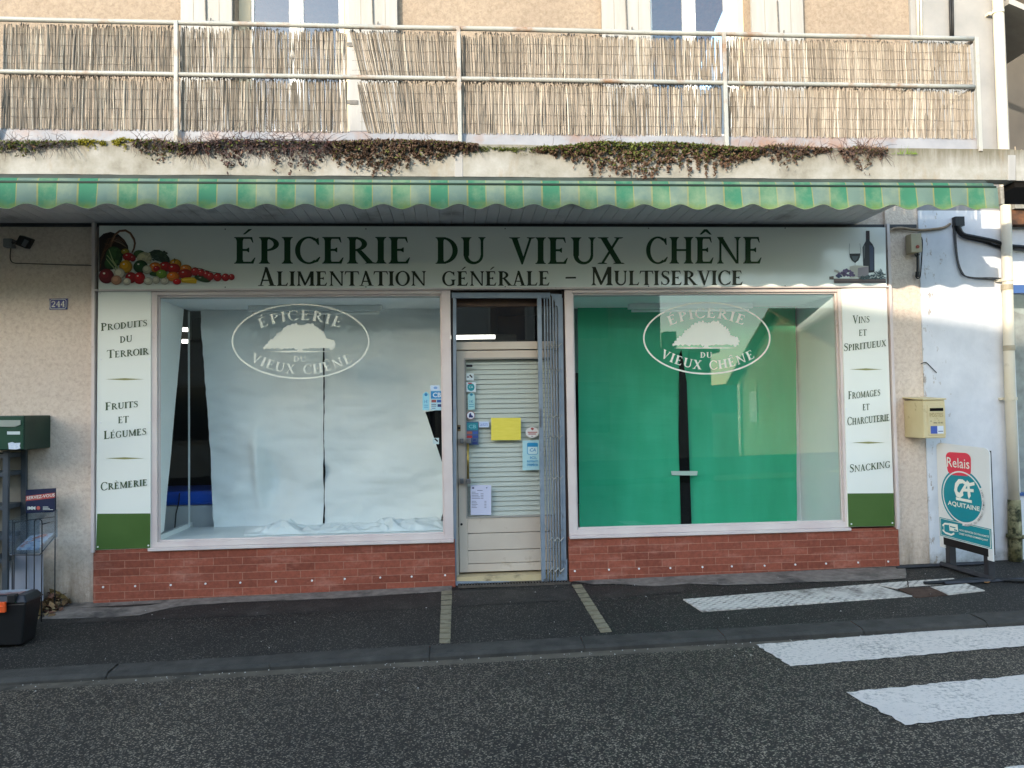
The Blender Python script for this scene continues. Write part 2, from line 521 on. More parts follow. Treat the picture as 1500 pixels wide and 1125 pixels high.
def asphalt(name, dark, mid, chipc, cs=105, thr=0.70, bs=0.7, wear=None):
    t = newmat(name); co = coords(t)
    v = t.new('ShaderNodeTexVoronoi'); v.inputs['Scale'].default_value = cs; t.link(co, v.inputs['Vector'])
    sp = t.new('ShaderNodeSeparateColor'); t.link(v.outputs['Color'], sp.inputs[0])
    tone = ramp(t, sp.outputs[0], [(0.0, lin(dark)), (thr, lin(mid)), (thr + 0.05, lin(chipc)), (1.0, ex(lin(chipc), 1.7))])
    edge = ramp(t, v.outputs['Distance'], [(0.25, (1, 1, 1, 1)), (0.62, (0.35, 0.35, 0.35, 1))])
    c = mixc(t, 1.0, tone, edge, 'MULTIPLY')
    big = ramp(t, nz(t, co, 0.8, 7, 0.68), [(0.3, (0.66, 0.66, 0.68, 1)), (0.7, (1.34, 1.31, 1.26, 1))])
    c = mixc(t, 1.0, c, big, 'MULTIPLY')
    if wear:
        k = ramp(t, nz(t, co, 3.0, 6, 0.6), [(0.5, (0, 0, 0, 1)), (0.75, (0.7, 0.7, 0.7, 1))])
        c = mixc(t, k, c, lin(wear))
    t.link(c, t.b.inputs['Base Color']); t.b.inputs['Roughness'].default_value = 0.7
    t.b.inputs['Specular IOR Level'].default_value = 0.35
    bump(t, v.outputs['Distance'], -bs if bs else 0, 0.006).invert = True
    MATS[name] = t.m
    return t.m
M_road = asphalt('road_asphalt', (36, 32, 27), (67, 61, 53), (138, 127, 110), 132, 0.74)
M_walk = asphalt('walk_asphalt', (36, 35, 32), (54, 52, 48), (104, 99, 91), 150, 0.86)
M_oldwalk = asphalt('old_walk', (50, 47, 44), (62, 58, 54), (92, 88, 82), 170, 0.9, 0.4, (80, 75, 69))
M_strip = mat('base_concrete', (112, 104, 97), (136, 127, 118), 14, 0.85, 0.5, 90, spec=0.2, dirt=(58, 56, 54), dscale=3, dlo=0.5, dhi=0.7)
M_kerb = mat('kerb_stone', (58, 56, 52), (74, 71, 66), 8, 0.8, 0.5, 90, spec=0.25, dirt=(44, 46, 44), dscale=4)
M_gut = mat('gutter_concrete', (84, 77, 67), (104, 96, 84), 5, 0.85, 0.4, 70, spec=0.2, dirt=(44, 44, 42), dscale=3)
M_paver = mat('paver_stone', (120, 112, 92), (150, 141, 118), 9, 0.85, 0.6, 80, spec=0.2, dirt=(78, 74, 62), dscale=9, dlo=0.5)

def roadpaint(name, c, worn, lo=0.58, hi=0.66, vs_=85):
    t = newmat(name); co = coords(t)
    v = t.new('ShaderNodeTexVoronoi'); v.inputs['Scale'].default_value = vs_; t.link(co, v.inputs['Vector'])
    n1 = nz(t, co, 38, 6, 0.75)
    n2 = nz(t, co, 2.0, 5, 0.6)
    ad = t.new('ShaderNodeMath', operation='MULTIPLY_ADD'); t.link(n2, ad.inputs[0]); ad.inputs[1].default_value = 0.35; t.link(n1, ad.inputs[2])
    k = ramp(t, ad.outputs[0], [(lo + 0.1, (0, 0, 0, 1)), (hi + 0.17, (1, 1, 1, 1))])
    base = ramp(t, n2, [(0.3, ex(lin(c), 0.86)), (0.7, lin(c))])
    t.link(mixc(t, k, base, lin(worn)), t.b.inputs['Base Color'])
    t.b.inputs['Roughness'].default_value = 0.6
    t.b.inputs['Specular IOR Level'].default_value = 0.3
    bump(t, v.outputs['Distance'], 0.5, 0.004)
    MATS[name] = t.m
    return t.m
M_paint = roadpaint('crossing_paint', (222, 210, 198), (150, 144, 136))

def tactile():
    t = newmat('tactile_plate'); co = coords(t)
    mp = t.new('ShaderNodeMapping'); mp.inputs['Rotation'].default_value = (0, 0, R(45)); mp.inputs['Scale'].default_value = (22, 22, 22)
    t.link(co, mp.inputs[0])
    v = t.new('ShaderNodeTexVoronoi'); v.inputs['Randomness'].default_value = 0.0; v.inputs['Scale'].default_value = 1.0
    t.link(mp.outputs[0], v.inputs['Vector'])
    k = ramp(t, v.outputs['Distance'], [(0.33, (0, 0, 0, 1)), (0.5, (1, 1, 1, 1))])
    d = ramp(t, nz(t, co, 7, 8, 0.75), [(0.42, (0.15, 0.15, 0.15, 1)), (0.66, (1, 1, 1, 1))])
    kk = mixc(t, 1.0, k, d, 'MULTIPLY')
    t.link(mixc(t, kk, lin((206, 198, 187)), lin((96, 89, 81))), t.b.inputs['Base Color'])
    t.b.inputs['Roughness'].default_value = 0.7
    bump(t, v.outputs['Distance'], 0.6, 0.01).invert = True
    MATS['tactile_plate'] = t.m
    return t.m
M_tact = tactile()

M_frame = mat('lacquered_frame', (208, 192, 188), (218, 206, 200), 3, 0.4, 0.05, 40, spec=0.4, dirt=(150, 120, 100), dscale=7, dlo=0.66, dhi=0.8)
M_sign = mat('cream_sign', (232, 234, 224), (236, 238, 229), 1.0, 0.10, 0, spec=0.6)
M_green = mat('green_vinyl', (66, 96, 40), (72, 102, 46), 3, 0.45, 0)
M_titleg = mat('title_green', (24, 66, 34), None, rough=0.4)
M_olive = mat('olive_letters', (40, 46, 26), None, rough=0.4)
M_sideg = mat('side_letters', (64, 82, 50), None, rough=0.4)
M_rule = mat('rule_olive', (140, 140, 84), None, rough=0.5)
M_decal = mat('white_decal', (226, 228, 216), None, rough=0.5)
M_door = mat('door_beige', (196, 182, 166), (206, 194, 178), 2, 0.42, 0.05, 30, dirt=(160, 140, 112), dscale=5, dlo=0.62, dhi=0.8)
M_grille = mat('grille_grey', (118, 130, 142), (134, 145, 156), 6, 0.5, 0.1, 50, metal=0.1, dirt=(92, 92, 92), dscale=9, dlo=0.6)
M_dark = mat('dark_void', (22, 20, 18), None, rough=0.9, spec=0.1)
M_brownwood = mat('brown_lintel', (86, 64, 48), (72, 52, 40), 8, 0.6)
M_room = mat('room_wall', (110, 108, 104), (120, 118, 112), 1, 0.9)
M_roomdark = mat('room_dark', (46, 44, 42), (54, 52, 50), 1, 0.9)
M_display = mat('display_white', (214, 220, 220), (222, 226, 226), 1.5, 0.6)
M_tile = mat('threshold_tile', (190, 170, 130), (200, 182, 144), 6, 0.5, dirt=(120, 104, 78), dscale=6)
M_steel = mat('steel', (150, 150, 150), (120, 120, 122), 12, 0.35, metal=0.8)
M_black = mat('black_plastic', (18, 19, 21), (24, 25, 27), 8, 0.45, 0.1, 80)
M_rubber = mat('black_rubber', (22, 23, 25), (30, 31, 33), 20, 0.6)
M_pipe = mat('cream_pipe', (206, 196, 174), (216, 208, 190), 2, 0.45, 0.04, 30, dirt=(150, 136, 108), dscale=5, dlo=0.62, dhi=0.85)
M_pipefoot = mat('mossy_pipe', (84, 84, 50), (150, 144, 112), 9, 0.85, 0.6, 60, dirt=(40, 44, 24), dscale=14, dlo=0.45, dhi=0.6)
M_shutter = mat('shutter_white', (146, 145, 142), (156, 155, 153), 2, 0.6, 0.1, 40, cs=(6, 6, 0.8), dirt=(176, 170, 160), dscale=6, dlo=0.6, dhi=0.8)
M_winframe = mat('pvc_white', (222, 223, 222), (228, 229, 228), 2, 0.35)
M_rail = mat('rusty_rail', (150, 152, 147), (164, 164, 158), 4, 0.5, 0.15, 60, dirt=(134, 96, 62), dscale=3.4, dlo=0.53, dhi=0.70)
M_sheet = mat('kick_sheet', (126, 127, 131), (150, 150, 152), 3.5, 0.45, 0.2, 9, dirt=(138, 100, 70), dscale=1.5, dlo=0.52, dhi=0.68)
M_soffit = mat('soffit_pvc', (196, 198, 200), (206, 208, 210), 1.3, 0.5, 0, dirt=(120, 120, 122), dscale=2)
M_cover = mat('rusty_cover', (66, 50, 42), (84, 66, 56), 20, 0.85, 0.5, 90, spec=0.2, dirt=(110, 92, 80), dscale=12, dlo=0.6)

def concrete():
    t = newmat('balcony_concrete'); co = coords(t)
    f = nz(t, co, 3.2, 8, 0.7)
    base = ramp(t, f, [(0.3, lin((112, 108, 97))), (0.46, lin((140, 138, 129))), (0.66, lin((160, 159, 154)))])
    st = nz(t, coords(t, (16, 16, 1.6)), 1.0, 6, 0.7)
    sx = t.new('ShaderNodeSeparateXYZ'); t.link(co, sx.inputs[0])
    mr = t.new('ShaderNodeMapRange'); mr.inputs['From Min'].default_value = 3.22; mr.inputs['From Max'].default_value = 3.46
    t.link(sx.outputs[2], mr.inputs[0])
    xr = t.new('ShaderNodeMapRange'); xr.inputs['From Min'].default_value = 1.2; xr.inputs['From Max'].default_value = 2.9
    xr.inputs['To Min'].default_value = 0.86; xr.inputs['To Max'].default_value = 1.25
    t.link(sx.outputs[0], xr.inputs[0])
    m = t.new('ShaderNodeMath', operation='MULTIPLY'); t.link(mr.outputs[0], m.inputs[0]); t.link(st, m.inputs[1])
    m2 = t.new('ShaderNodeMath', operation='MULTIPLY'); t.link(m.outputs[0], m2.inputs[0]); t.link(xr.outputs[0], m2.inputs[1])
    k = ramp(t, m2.outputs[0], [(0.2, (0, 0, 0, 1)), (0.62, (0.9, 0.9, 0.9, 1))])
    base = mixc(t, k, base, lin((98, 93, 78)))
    br = ramp(t, nz(t, coords(t, (5, 5, 1.5)), 1.0, 6, 0.7), [(0.6, (0, 0, 0, 1)), (0.8, (0.6, 0.6, 0.6, 1))])
    base = mixc(t, br, base, lin((132, 110, 78)))
    t.link(base, t.b.inputs['Base Color']); t.b.inputs['Roughness'].default_value = 0.85
    t.b.inputs['Specular IOR Level'].default_value = 0.2
    bump(t, f, 0.35, 0.012)
    MATS['balcony_concrete'] = t.m
    return t.m
M_conc = concrete()
M_glass = glass_mat('shop_glass', (0.94, 0.98, 0.975), 0.062)
M_glassup = glass_mat('window_glass', (0.85, 0.88, 0.9), 0.16)
M_acrylic = glass_mat('acrylic', (0.78, 0.87, 0.95), 0.13)
M_attr = attr_mat('print_ink', 0.4, 0.4)
M_reed = attr_mat('reed', 0.8, 0.15)
M_leaf = attr_mat('leaf', 0.7, 0.2)

# ------------------------------------------------------------------ ground
def sheet(name, x0, x1, ys, fn, m, nx=60, dz=0.0, kind='structure'):
    b = MB(); xs = [x0 + (x1 - x0) * i / nx for i in range(nx + 1)]
    v = [(x, y, fn(x, y) + dz) for y in ys for x in xs]; n = nx + 1
    b.idx(v, [(j * n + i, j * n + i + 1, (j + 1) * n + i + 1, (j + 1) * n + i) for j in range(len(ys) - 1) for i in range(nx)])
    o = b.build(name, m, loc=(0, 0, 0)); o['kind'] = kind
    return o
bg_ = MB(); bg_.box(-900, -900, -0.9, 900, 900, -0.7)
g0 = bg_.build('ground', mat('earth', (78, 80, 58), (98, 92, 70), 0.2, 0.9), loc=(0, 0, 0)); g0['kind'] = 'structure'
sheet('sidewalk', -26, 26, [YK, -1.0, -.7, -.4, -.2, 0.25], z_walk, M_walk, 80)
sheet('road', -26, 26, [-8.8, -7.5, -6, -4.86, -3.5, -2.4, YG], z_road, M_road, 80)
sheet('gutter', -26, 26, [YG, YK2], lambda x, y: z_gut(x), M_gut, 80)
sheet('opposite_sidewalk', -26, 26, [-14.2, -8.8], lambda x, y: z_road(x, -4.9) + 0.12, M_oldwalk, 80)
kb = MB(); x = -26.0 + 0.55
joints = [P(px, py, YK).x for px, py in ((174, 968), (404, 957), (630, 944), (850, 932), (1245, 906), (1420, 893))]
js = [-26] + [joints[0] - 1.13 * k for k in range(20, 0, -1)] + joints[:4] + [(joints[3] + joints[4]) / 2] + joints[4:] + [joints[5] + 1.1 * k for k in range(1, 18)]
js = sorted(j for j in js)
for a, b_ in zip(js[:-1], js[1:]):
    a += 0.002; b_ -= 0.002
    dz = rnd.uniform(-.003, .003)
    top = [(a, YK, z_kerb(a) + dz + .004), (b_, YK, z_kerb(b_) + dz + .004), (b_, YK2 + .03, z_kerb(b_) + dz - .004), (a, YK2 + .03, z_kerb(a) + dz - .004)]
    fr = [(a, YK2, z_kerb(a) - .022), (b_, YK2, z_kerb(b_) - .022)]
    lo = [(a, YK2 - .002, z_gut(a) - .1), (b_, YK2 - .002, z_gut(b_) - .1)]
    kb.face([top[3], top[2], top[1], top[0]][::-1])
    kb.face([top[3], top[2], fr[1], fr[0]][::-1]); kb.face([fr[0], fr[1], lo[1], lo[0]][::-1])
    for q, e_ in ((0, 1), (1, -1)):
        pass
kb.box(-26, YK - .0, -0.6, 26, YK2 + .012, -0.6)
o = kb.build('kerb', M_kerb, loc=(0, 0, 0)); o['kind'] = 'structure'

def ground_poly(name, pts, fn, m, dz=0.004, jit=0.0, seg=0.06, kind='structure'):
    w3 = [G(a, b_, fn) for a, b_ in pts]
    out = []
    for i in range(len(w3)):
        a = w3[i]; b_ = w3[(i + 1) % len(w3)]
        n = max(1, int((b_ - a).length / seg)) if jit else 1
        for k in range(n):
            p = a.lerp(b_, k / n)
            if jit: p = p + Vector((rnd.uniform(-jit, jit), rnd.uniform(-jit, jit), 0))
            out.append(p)
    b2 = MB(); b2.face([(p.x, p.y, fn(p.x, p.y) + dz) for p in out][::-1])
    o = b2.build(name, m, loc=(0, 0, 0)); o['kind'] = kind
    # drape: triangulate so the sheet follows the slope
    return o
z_w = lambda x, y: z_walk(x, y)
# older smoother asphalt band by the shop, then a lighter skim of concrete against the plinth
ground_poly('smooth_asphalt_band', [(40, 916), (150, 912), (300, 905), (640, 890), (900, 876), (1000, 868), (1010, 856), (840, 862), (660, 866), (300, 880), (120, 890), (40, 900)], z_w, M_oldwalk, 0.003, 0.008)
ground_poly('concrete_skim_strip', [(60, 908), (150, 906), (205, 902), (232, 895), (262, 889), (300, 886), (350, 883), (430, 880), (500, 877), (560, 873), (640, 868), (662, 866), (662, 858), (400, 867), (137, 879), (90, 882)], z_w, M_strip, 0.006, 0.006)
ground_poly('concrete_skim_strip', [(838, 852), (870, 857), (900, 856), (960, 860), (1010, 856), (1060, 858), (1130, 856), (1200, 853), (1262, 852), (1328, 848), (1327, 831), (1312, 831), (1100, 840)], z_w, M_strip, 0.006, 0.005)

ground_poly('crossing_stripe', [(1107, 945), (1500, 914), (1570, 908), (1570, 941), (1500, 947), (1160, 977)], z_road, M_paint, 0.005, 0.009, 0.035)
ground_poly('crossing_stripe', [(1238, 1015), (1500, 990), (1570, 983), (1570, 1037), (1500, 1044), (1327, 1063)], z_road, M_paint, 0.005, 0.010, 0.035)
ground_poly('crossing_stripe', [(1470, 1126), (1570, 1115), (1620, 1180), (1540, 1190)], z_road, M_paint, 0.005, 0.009, 0.035)

def plates(name, quads, fn, m, h=0.012, label=None, cat=None, group=None, struct=False, gap=0.0):
    b = MB()
    for q in quads:
        w3 = [G(a, c, fn) for a, c in q]
        cen = sum(w3, Vector()) / len(w3)
        if gap: w3 = [p + (cen - p).normalized() * gap for p in w3]
        b.prism([(p.x, p.y, fn(p.x, p.y) + h) for p in w3], (0, 0, -h - 0.02))
    o = b.build(name, m)
    if struct: o['kind'] = 'structure'
    else: tag(o, label, cat, group)
    return o
def lerp2(a, b, t): return (a[0] + (b[0] - a[0]) * t, a[1] + (b[1] - a[1]) * t)
def quadstrip(a0, a1, b0, b1, cuts):
    return [[lerp2(a0, a1, s), lerp2(a0, a1, e), lerp2(b0, b1, e), lerp2(b0, b1, s)] for s, e in zip(cuts[:-1], cuts[1:])]
pv = [0] + sorted(min(.99, max(.01, k / 11 + rnd.uniform(-.012, .012))) for k in range(1, 11)) + [1]
plates('paving_strip', quadstrip((645, 866), (641, 943), (664, 865), (662, 943), pv), z_w, M_paver, 0.006, struct=True, gap=0.016)
plates('paving_strip', quadstrip((836, 857), (878, 928), (853, 856), (899, 926), pv), z_w, M_paver, 0.006, struct=True, gap=0.016)
plates('tactile_plate', quadstrip((1000, 879), (1278, 856.5), (1028, 897), (1337, 874), [0, .53, 1]), z_w, M_tact, 0.008, 'long white studded guidance plates on the pavement before the crossing', 'tactile paving', gap=0.003)
plates('tactile_plate', [[(1279, 856.3), (1329, 852.6), (1330, 860), (1313, 863)], [(1330, 852.5), (1397, 848), (1408, 854), (1331, 860)]], z_w, M_tact, 0.008, 'narrow white studded strip along the back of the rusty cover', 'tactile paving', gap=0.003)
plates('tactile_plate', [[(1362, 861), (1416, 856), (1443, 866), (1389, 872)]], z_w, M_tact, 0.008, 'small separate white studded plate right of the rusty cover', 'tactile paving', gap=0.003)
plates('utility_cover', [[(1316, 863.5), (1364, 860.5), (1388, 872.5), (1342, 876)]], z_w, M_cover, 0.007, 'rusty brown steel cover set between white tactile plates', 'cover')
# drain grate in front of the door
gz = z_base(0.5)
gr = thing('drain_grate', 'narrow slotted metal drain grate across the foot of the shop door', 'drain', (0.5, -.06, gz))
b = MB(); b.box(0.01, -.115, gz - .03, 0.98, -.012, gz + .004); b.build('channel', M_dark, gr)
b = MB()
b.box(0.01, -.118, gz - .01, 0.98, -.106, gz + .011); b.box(0.01, -.022, gz - .01, 0.98, -.010, gz + .011)
for k in range(38): b.box(.02 + k * .0254, -.106, gz, .032 + k * .0254, -.022, gz + .009)
b.build('bars', mat('drain_metal', (92, 84, 76), (70, 64, 58), 14, 0.7, spec=.3), gr)

# ------------------------------------------------------------------ the shop building
bld = thing('shop_building', 'two storey village grocery with brick plinth, pink render and balcony floor above', 'shop', (0.5, 0.1, 0))
XL, XR = -3.035, 4.00       # outer edges of the shop front
XE = 4.31                   # where the pink wall meets the white neighbour
ZS = 3.19                   # soffit
b = MB()
b.box(-9, 0, -.6, XL, .25, ZS + .2); b.build('wall', M_stucco, bld)
b = MB(); b.box(XR, 0, -.6, XE, .25, ZS + .2); b.build('wall', M_stucco, bld)
b = MB()
b.box(XL, .03, 2.60, XR, .25, ZS + .2)
b.build('lintel_wall', M_stucco, bld)
# brick plinths
for xa, xb, za in ((XL - .005, -.012, .44), (.985, XR + .004, .43)):
    b = MB(); b.box(xa, -.035, -.5, xb, .2, za - .02); pl = b.build('plinth', M_brick, bld, bevel=.004)
    for px, py in ((151, 860), (198, 858.5), (250, 857), (301, 855), (352, 853.5), (404, 852), (457, 850.5), (505, 848), (557, 846), (603, 844.6), (652, 842.6)) if xa < 0 else ((842, 836.5), (892, 834.5), (936, 833), (982, 832), (1029, 830.6), (1072, 829.6), (1120, 828.6), (1165, 827), (1210, 825.5), (1257, 824), (1301, 822.5)):
        p = P(px, py, -.037); c = MB()
        c.tube([p + Vector((0, .006, 0)), p + Vector((0, -.003, 0))], .0085, 10)
        c.build('plug_cap', M_winframe, pl, smooth=False)
# upper wall with two window openings
W1 = (P(343, 60).x, P(511, 60).x); W2 = (P(953, 60).x, P(1099, 60).x)
ZW = 3.985; ZT = 6.6
b = MB()
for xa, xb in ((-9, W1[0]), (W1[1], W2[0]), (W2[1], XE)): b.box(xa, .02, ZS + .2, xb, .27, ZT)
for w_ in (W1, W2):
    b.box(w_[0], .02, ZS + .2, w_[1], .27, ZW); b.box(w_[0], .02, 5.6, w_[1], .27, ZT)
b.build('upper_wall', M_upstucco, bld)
b = MB(); b.prism([(-9.3, -.5, ZT), (XE + .05, -.5, ZT), (XE + .05, 4.5, ZT + 1.4), (-9.3, 4.5, ZT + 1.4)], (0, 0, .12))
b.prism([(-9.3, 9.2, ZT), (XE + .05, 9.2, ZT), (XE + .05, 4.5, ZT + 1.4), (-9.3, 4.5, ZT + 1.4)], (0, 0, .12))
M_roof = mat('clay_tile', (150, 92, 66), (178, 122, 90), 9, 0.85, 0.6, 30, dirt=(96, 84, 66), dscale=4)
b.build('roof', M_roof, bld)
b = MB(); b.box(-9, 8.7, -.6, XE, 8.95, ZT); b.box(-9, .25, -.6, -8.75, 8.7, ZT); b.box(XE - .2, .27, -.6, XE, 8.7, ZT); b.box(-8.75, .27, ZS + .2, XE - .2, 8.7, ZS + .3)
b.build('rear_wall', M_stucco, bld)
for w_, fr, pxm in ((W1, (368, 372, 424, 445, 497, 505), 1), (W2, (953, 957, 1003, 1021, 1064, 1083), 0)):
    wf = MB(); Yw = .14
    X = [P(p, 100, Yw).x for p in fr]
    if pxm == 0: X[0] -= .01; X[1] -= .0
    wf.box(X[0], Yw, ZW + .02, X[1], Yw + .06, 5.58); wf.box(X[2], Yw, ZW + .02, X[3], Yw + .06, 5.58); wf.box(X[4], Yw, ZW + .02, X[5], Yw + .06, 5.58)
    xm = (X[2] + X[3]) / 2; wf.box(xm - .035, Yw - .014, ZW + .02, xm + .035, Yw - .001, 5.58)
    for za, zb in ((ZW + .021, ZW + .09), (5.5, 5.579)):
        wf.box(X[1] + .001, Yw + .004, za, X[2] - .001, Yw + .056, zb); wf.box(X[3] + .001, Yw + .004, za, X[4] - .001, Yw + .056, zb)
    wo = wf.build('window', M_winframe, bld, bevel=.006)
    b = MB(); 
    for xa_, xb_ in ((X[1], X[2]), (X[3], X[4])):
        b = MB(); b.face([(xa_, Yw + .03, ZW + .09), (xb_, Yw + .03, ZW + .09), (xb_, Yw + .03, 5.5), (xa_, Yw + .03, 5.5)]); b.build('pane', M_glassup, wo)
    b = MB(); b.box(w_[0] - .02, -.03, ZW - .05, w_[1] + .02, .2, ZW - .001); b.build('sill', M_conc, bld, bevel=.006)
    for ra, rb in ((w_[0] + .002, X[0] - .002), (X[5] + .002, w_[1] - .002)):
        if rb - ra < .004: continue
        b = MB(); b.box(ra, .145, ZW + .01, rb, .26, 5.59); b.build('reveal', mat('reveal_beige', (200, 186, 160), (208, 196, 172), 3, .7), bld)
    b = MB(); b.box(X[0] - .1, 1.6, ZW - .4, X[5] + .1, 1.62, 5.8); b.build('room_back', M_roomdark, bld)
def shutter(x0, x1, pivot):
    b = MB(); y = -.045
    b.box(x0, y, ZW + .01, x1, y + .035, 5.58)
    s_ = b.build('shutter', M_shutter, bld, bevel=.004)
    b = MB()
    n = 4
    for k in range(1, n):
        xx = x0 + (x1 - x0) * k / n; b.box(xx - .003, y - .001, ZW + .02, xx + .003, y + .003, 5.57)
    b.build('groove', mat('groove_grey', (130, 128, 122), None, rough=.8), s_)
    hx = x0 + (x1 - x0) * .5; hz = P(0, 22, y).z + (hx * .0)
    b = MB(); b.tube([(hx - .005, y - .012, hz + .28), (hx, y - .012, hz), (hx + .008, y - .016, hz - .04), (hx + .03, y - .02, hz - .055), (hx + .042, y - .02, hz - .03), (hx + .045, y - .02, hz)], .006, 6)
    b.build('hook', mat('iron', (84, 82, 80), (110, 106, 100), 30, .6), s_, smooth=True)
    for zz in (ZW + .25, 4.75, 5.35):
        b = MB(); b.box(pivot - .05, y - .008, zz, pivot + .05, y - .001, zz + .035); b.build('hinge', MATS['iron'], s_)
shutter(P(267, 60).x, P(342, 60).x, P(338, 60).x)
shutter(P(512, 60).x, P(583, 60).x, P(516, 60).x)
shutter(P(881, 60).x, P(952, 60).x, P(948, 60).x)
shutter(P(1099.5, 60).x, P(1175, 60).x, P(1104, 60).x)

# balcony slab, fascia and boarded soffit
YF = -1.31
ZF0, ZF1 = 3.212, 3.447
XB = 3.76
b = MB(); b.box(-9, YF + .12, ZF0 + .02, XB, .0, ZF1 - .01); sb = b.build('balcony_slab', M_conc, bld)
b = MB()
# fascia as a finely divided front so its edges are not razor straight
nseg = 160; xf0, xf1 = -9, 4.27
xs = [xf0 + (xf1 - xf0) * i / nseg for i in range(nseg + 1)]
prof = lambda x: (noise.noise((x * 2.1, 3, 0)) * .006 + noise.noise((x * 9, 5, 0)) * .004)
v = []
for x in xs:
    p_ = prof(x); q_ = noise.noise((x * 5, 9, 1)) * .004
    v += [(x, YF + .12, ZF0), (x, YF + q_, ZF0 + p_ * .6), (x, YF + q_, ZF1 + p_), (x, YF + .12, ZF1 + p_)]
fs = []
for i in range(nseg):
    a = i * 4; c = a + 4
    fs += [(a, c, c + 1, a + 1), (a + 1, c + 1, c + 2, a + 2), (a + 2, c + 2, c + 3, a + 3), (a + 3, c + 3, c, a)]
fs += [(0, 1, 2, 3), (nseg * 4 + 3, nseg * 4 + 2, nseg * 4 + 1, nseg * 4)]
b.idx(v, fs); b.build('fascia', M_conc, bld)
b = MB()
for k in range(125):
    xx = -8.7 + k * .1
    if xx + .095 > XB + .02: break
    dx = .14
    b.prism([(xx, .0, ZS), (xx + .095, .0, ZS), (xx + .095, YF + .12, ZS + .006), (xx, YF + .12, ZS + .006)], (0, 0, .016))
b.box(-8.7, YF + .125, ZS + .024, XB, -.001, ZS + .03)
b.build('soffit', M_soffit, bld)
b = MB(); b.box(-8.7, -.018, ZS - .03, XE - .02, -.001, ZS - .002); b.build('soffit_trim', mat('dark_trim', (62, 62, 64), (50, 50, 52), 5, .5), bld)
# white joint plate over the joint with the neighbour's edge
b = MB(); q = [P(1477, 227, YF - .006), P(1488, 227, YF - .006), P(1488, 264, YF - .006), P(1477, 264, YF - .006)]
b.prism(q, (0, .012, 0)); b.build('joint_plate', M_shutter, bld, bevel=.003)
b = MB(); q = [P(666, 222, YF - .006), P(678, 222, YF - .006), P(678, 259, YF - .006), P(666, 259, YF - .006)]
b.prism(q, (0, .012, 0)); b.build('joint_plate', M_shutter, bld, bevel=.003)

# interior shell of the shop
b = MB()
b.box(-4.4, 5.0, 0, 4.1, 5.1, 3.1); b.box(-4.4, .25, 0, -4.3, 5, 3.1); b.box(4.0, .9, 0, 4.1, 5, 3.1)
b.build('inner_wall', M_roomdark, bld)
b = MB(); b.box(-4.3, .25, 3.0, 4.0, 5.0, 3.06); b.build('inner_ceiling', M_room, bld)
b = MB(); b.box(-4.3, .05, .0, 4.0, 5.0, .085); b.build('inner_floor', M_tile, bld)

# ---- shop windows (frames, panes, display boxes)
def shopwin(xa, xb, gx0, gx1, gz0, gz1, z0, z1, side):
    b = MB(); y0, y1 = -.03, .06
    b.box(xa, y0, z0, gx0, y1, z1); b.box(gx1, y0, z0, xb, y1, z1)
    b.box(gx0, y0 + .001, gz1, gx1, y1, z1); b.box(gx0, y0 + .001, z0, gx1, y1, gz0)
    b.box(gx0, y0 + .028, gz0, gx0 + .014, y0 + .05, gz1); b.box(gx1 - .014, y0 + .028, gz0, gx1, y0 + .05, gz1)
    b.box(gx0 + .014, y0 + .028, gz0, gx1 - .014, y0 + .05, gz0 + .014); b.box(gx0 + .014, y0 + .028, gz1 - .014, gx1 - .014, y0 + .05, gz1)
    wd = b.build('shop_window', M_frame, bld, bevel=.003)
    b = MB(); b.face([(gx0 + .001, .022, gz0 + .001), (gx1 - .001, .022, gz0 + .001), (gx1 - .001, .022, gz1 - .001), (gx0 + .001, .022, gz1 - .001)]); b.build('pane', M_glass, wd)
    b = MB(); b.box(xa - .01 if side < 0 else xa, -.062, z0 - .028, xb + (.012 if side > 0 else 0), -.001, z0 - .001); b.build('sill', M_frame, wd, bevel=.004)
    # display box
    D = .86
    b = MB(); b.box(gx0 - .02, .061, gz0 - (.03 if side < 0 else .19), gx1 + .02, D, gz0 - (0 if side < 0 else .16)); b.build('display_floor', M_display, wd)
    b = MB(); b.box(gx0 - .02, .061, gz1 - .02, gx1 + .02, D, gz1 + .02); b.build('display_ceiling', M_display, wd)
    return wd
ZG0, ZG1 = .478, 2.565
lw = shopwin(-2.578, -.022, -2.522, -.100, ZG0 - .012, ZG1, .425, 2.60, -1)
rw = shopwin(.992, 3.536, 1.062, 3.508, ZG0 - .005, ZG1, .425, 2.60, 1)
# right display: solid white side wall at the right, its left wall by the door
b = MB(); b.box(3.512, .061, .29, 3.56, .90, 2.58); b.build('display_side', M_display, rw)
b = MB(); b.box(1.0, .061, .29, 1.055, .90, 2.58); b.build('display_side', M_display, rw)
b = MB(); b.box(3.40, .862, .29, 3.512, .9, 2.58); b.build('display_corner', M_display, rw)
b = MB(); b.box(1.05, .9, 1.9, 3.5, .92, 2.9); b.build('display_back', mat('teal_back', (150, 176, 172), (140, 168, 166), 2, .7), rw)
# left display: glazed left side with a bright edge at its back corner
b = MB(); b.box(-.095, .061, .4, -.03, .9, 2.58); b.build('display_side', M_display, lw)
pp = P(277, 600, .80)
b = MB(); b.box(pp.x - .007, .79, ZG0, pp.x + .007, .805, ZG1 - .03); b.build('corner_post', M_display, lw)
b = MB(); b.box(-2.57, .061, .40, -2.535, .9, ZG0 + .03); b.build('display_side', M_display, lw)

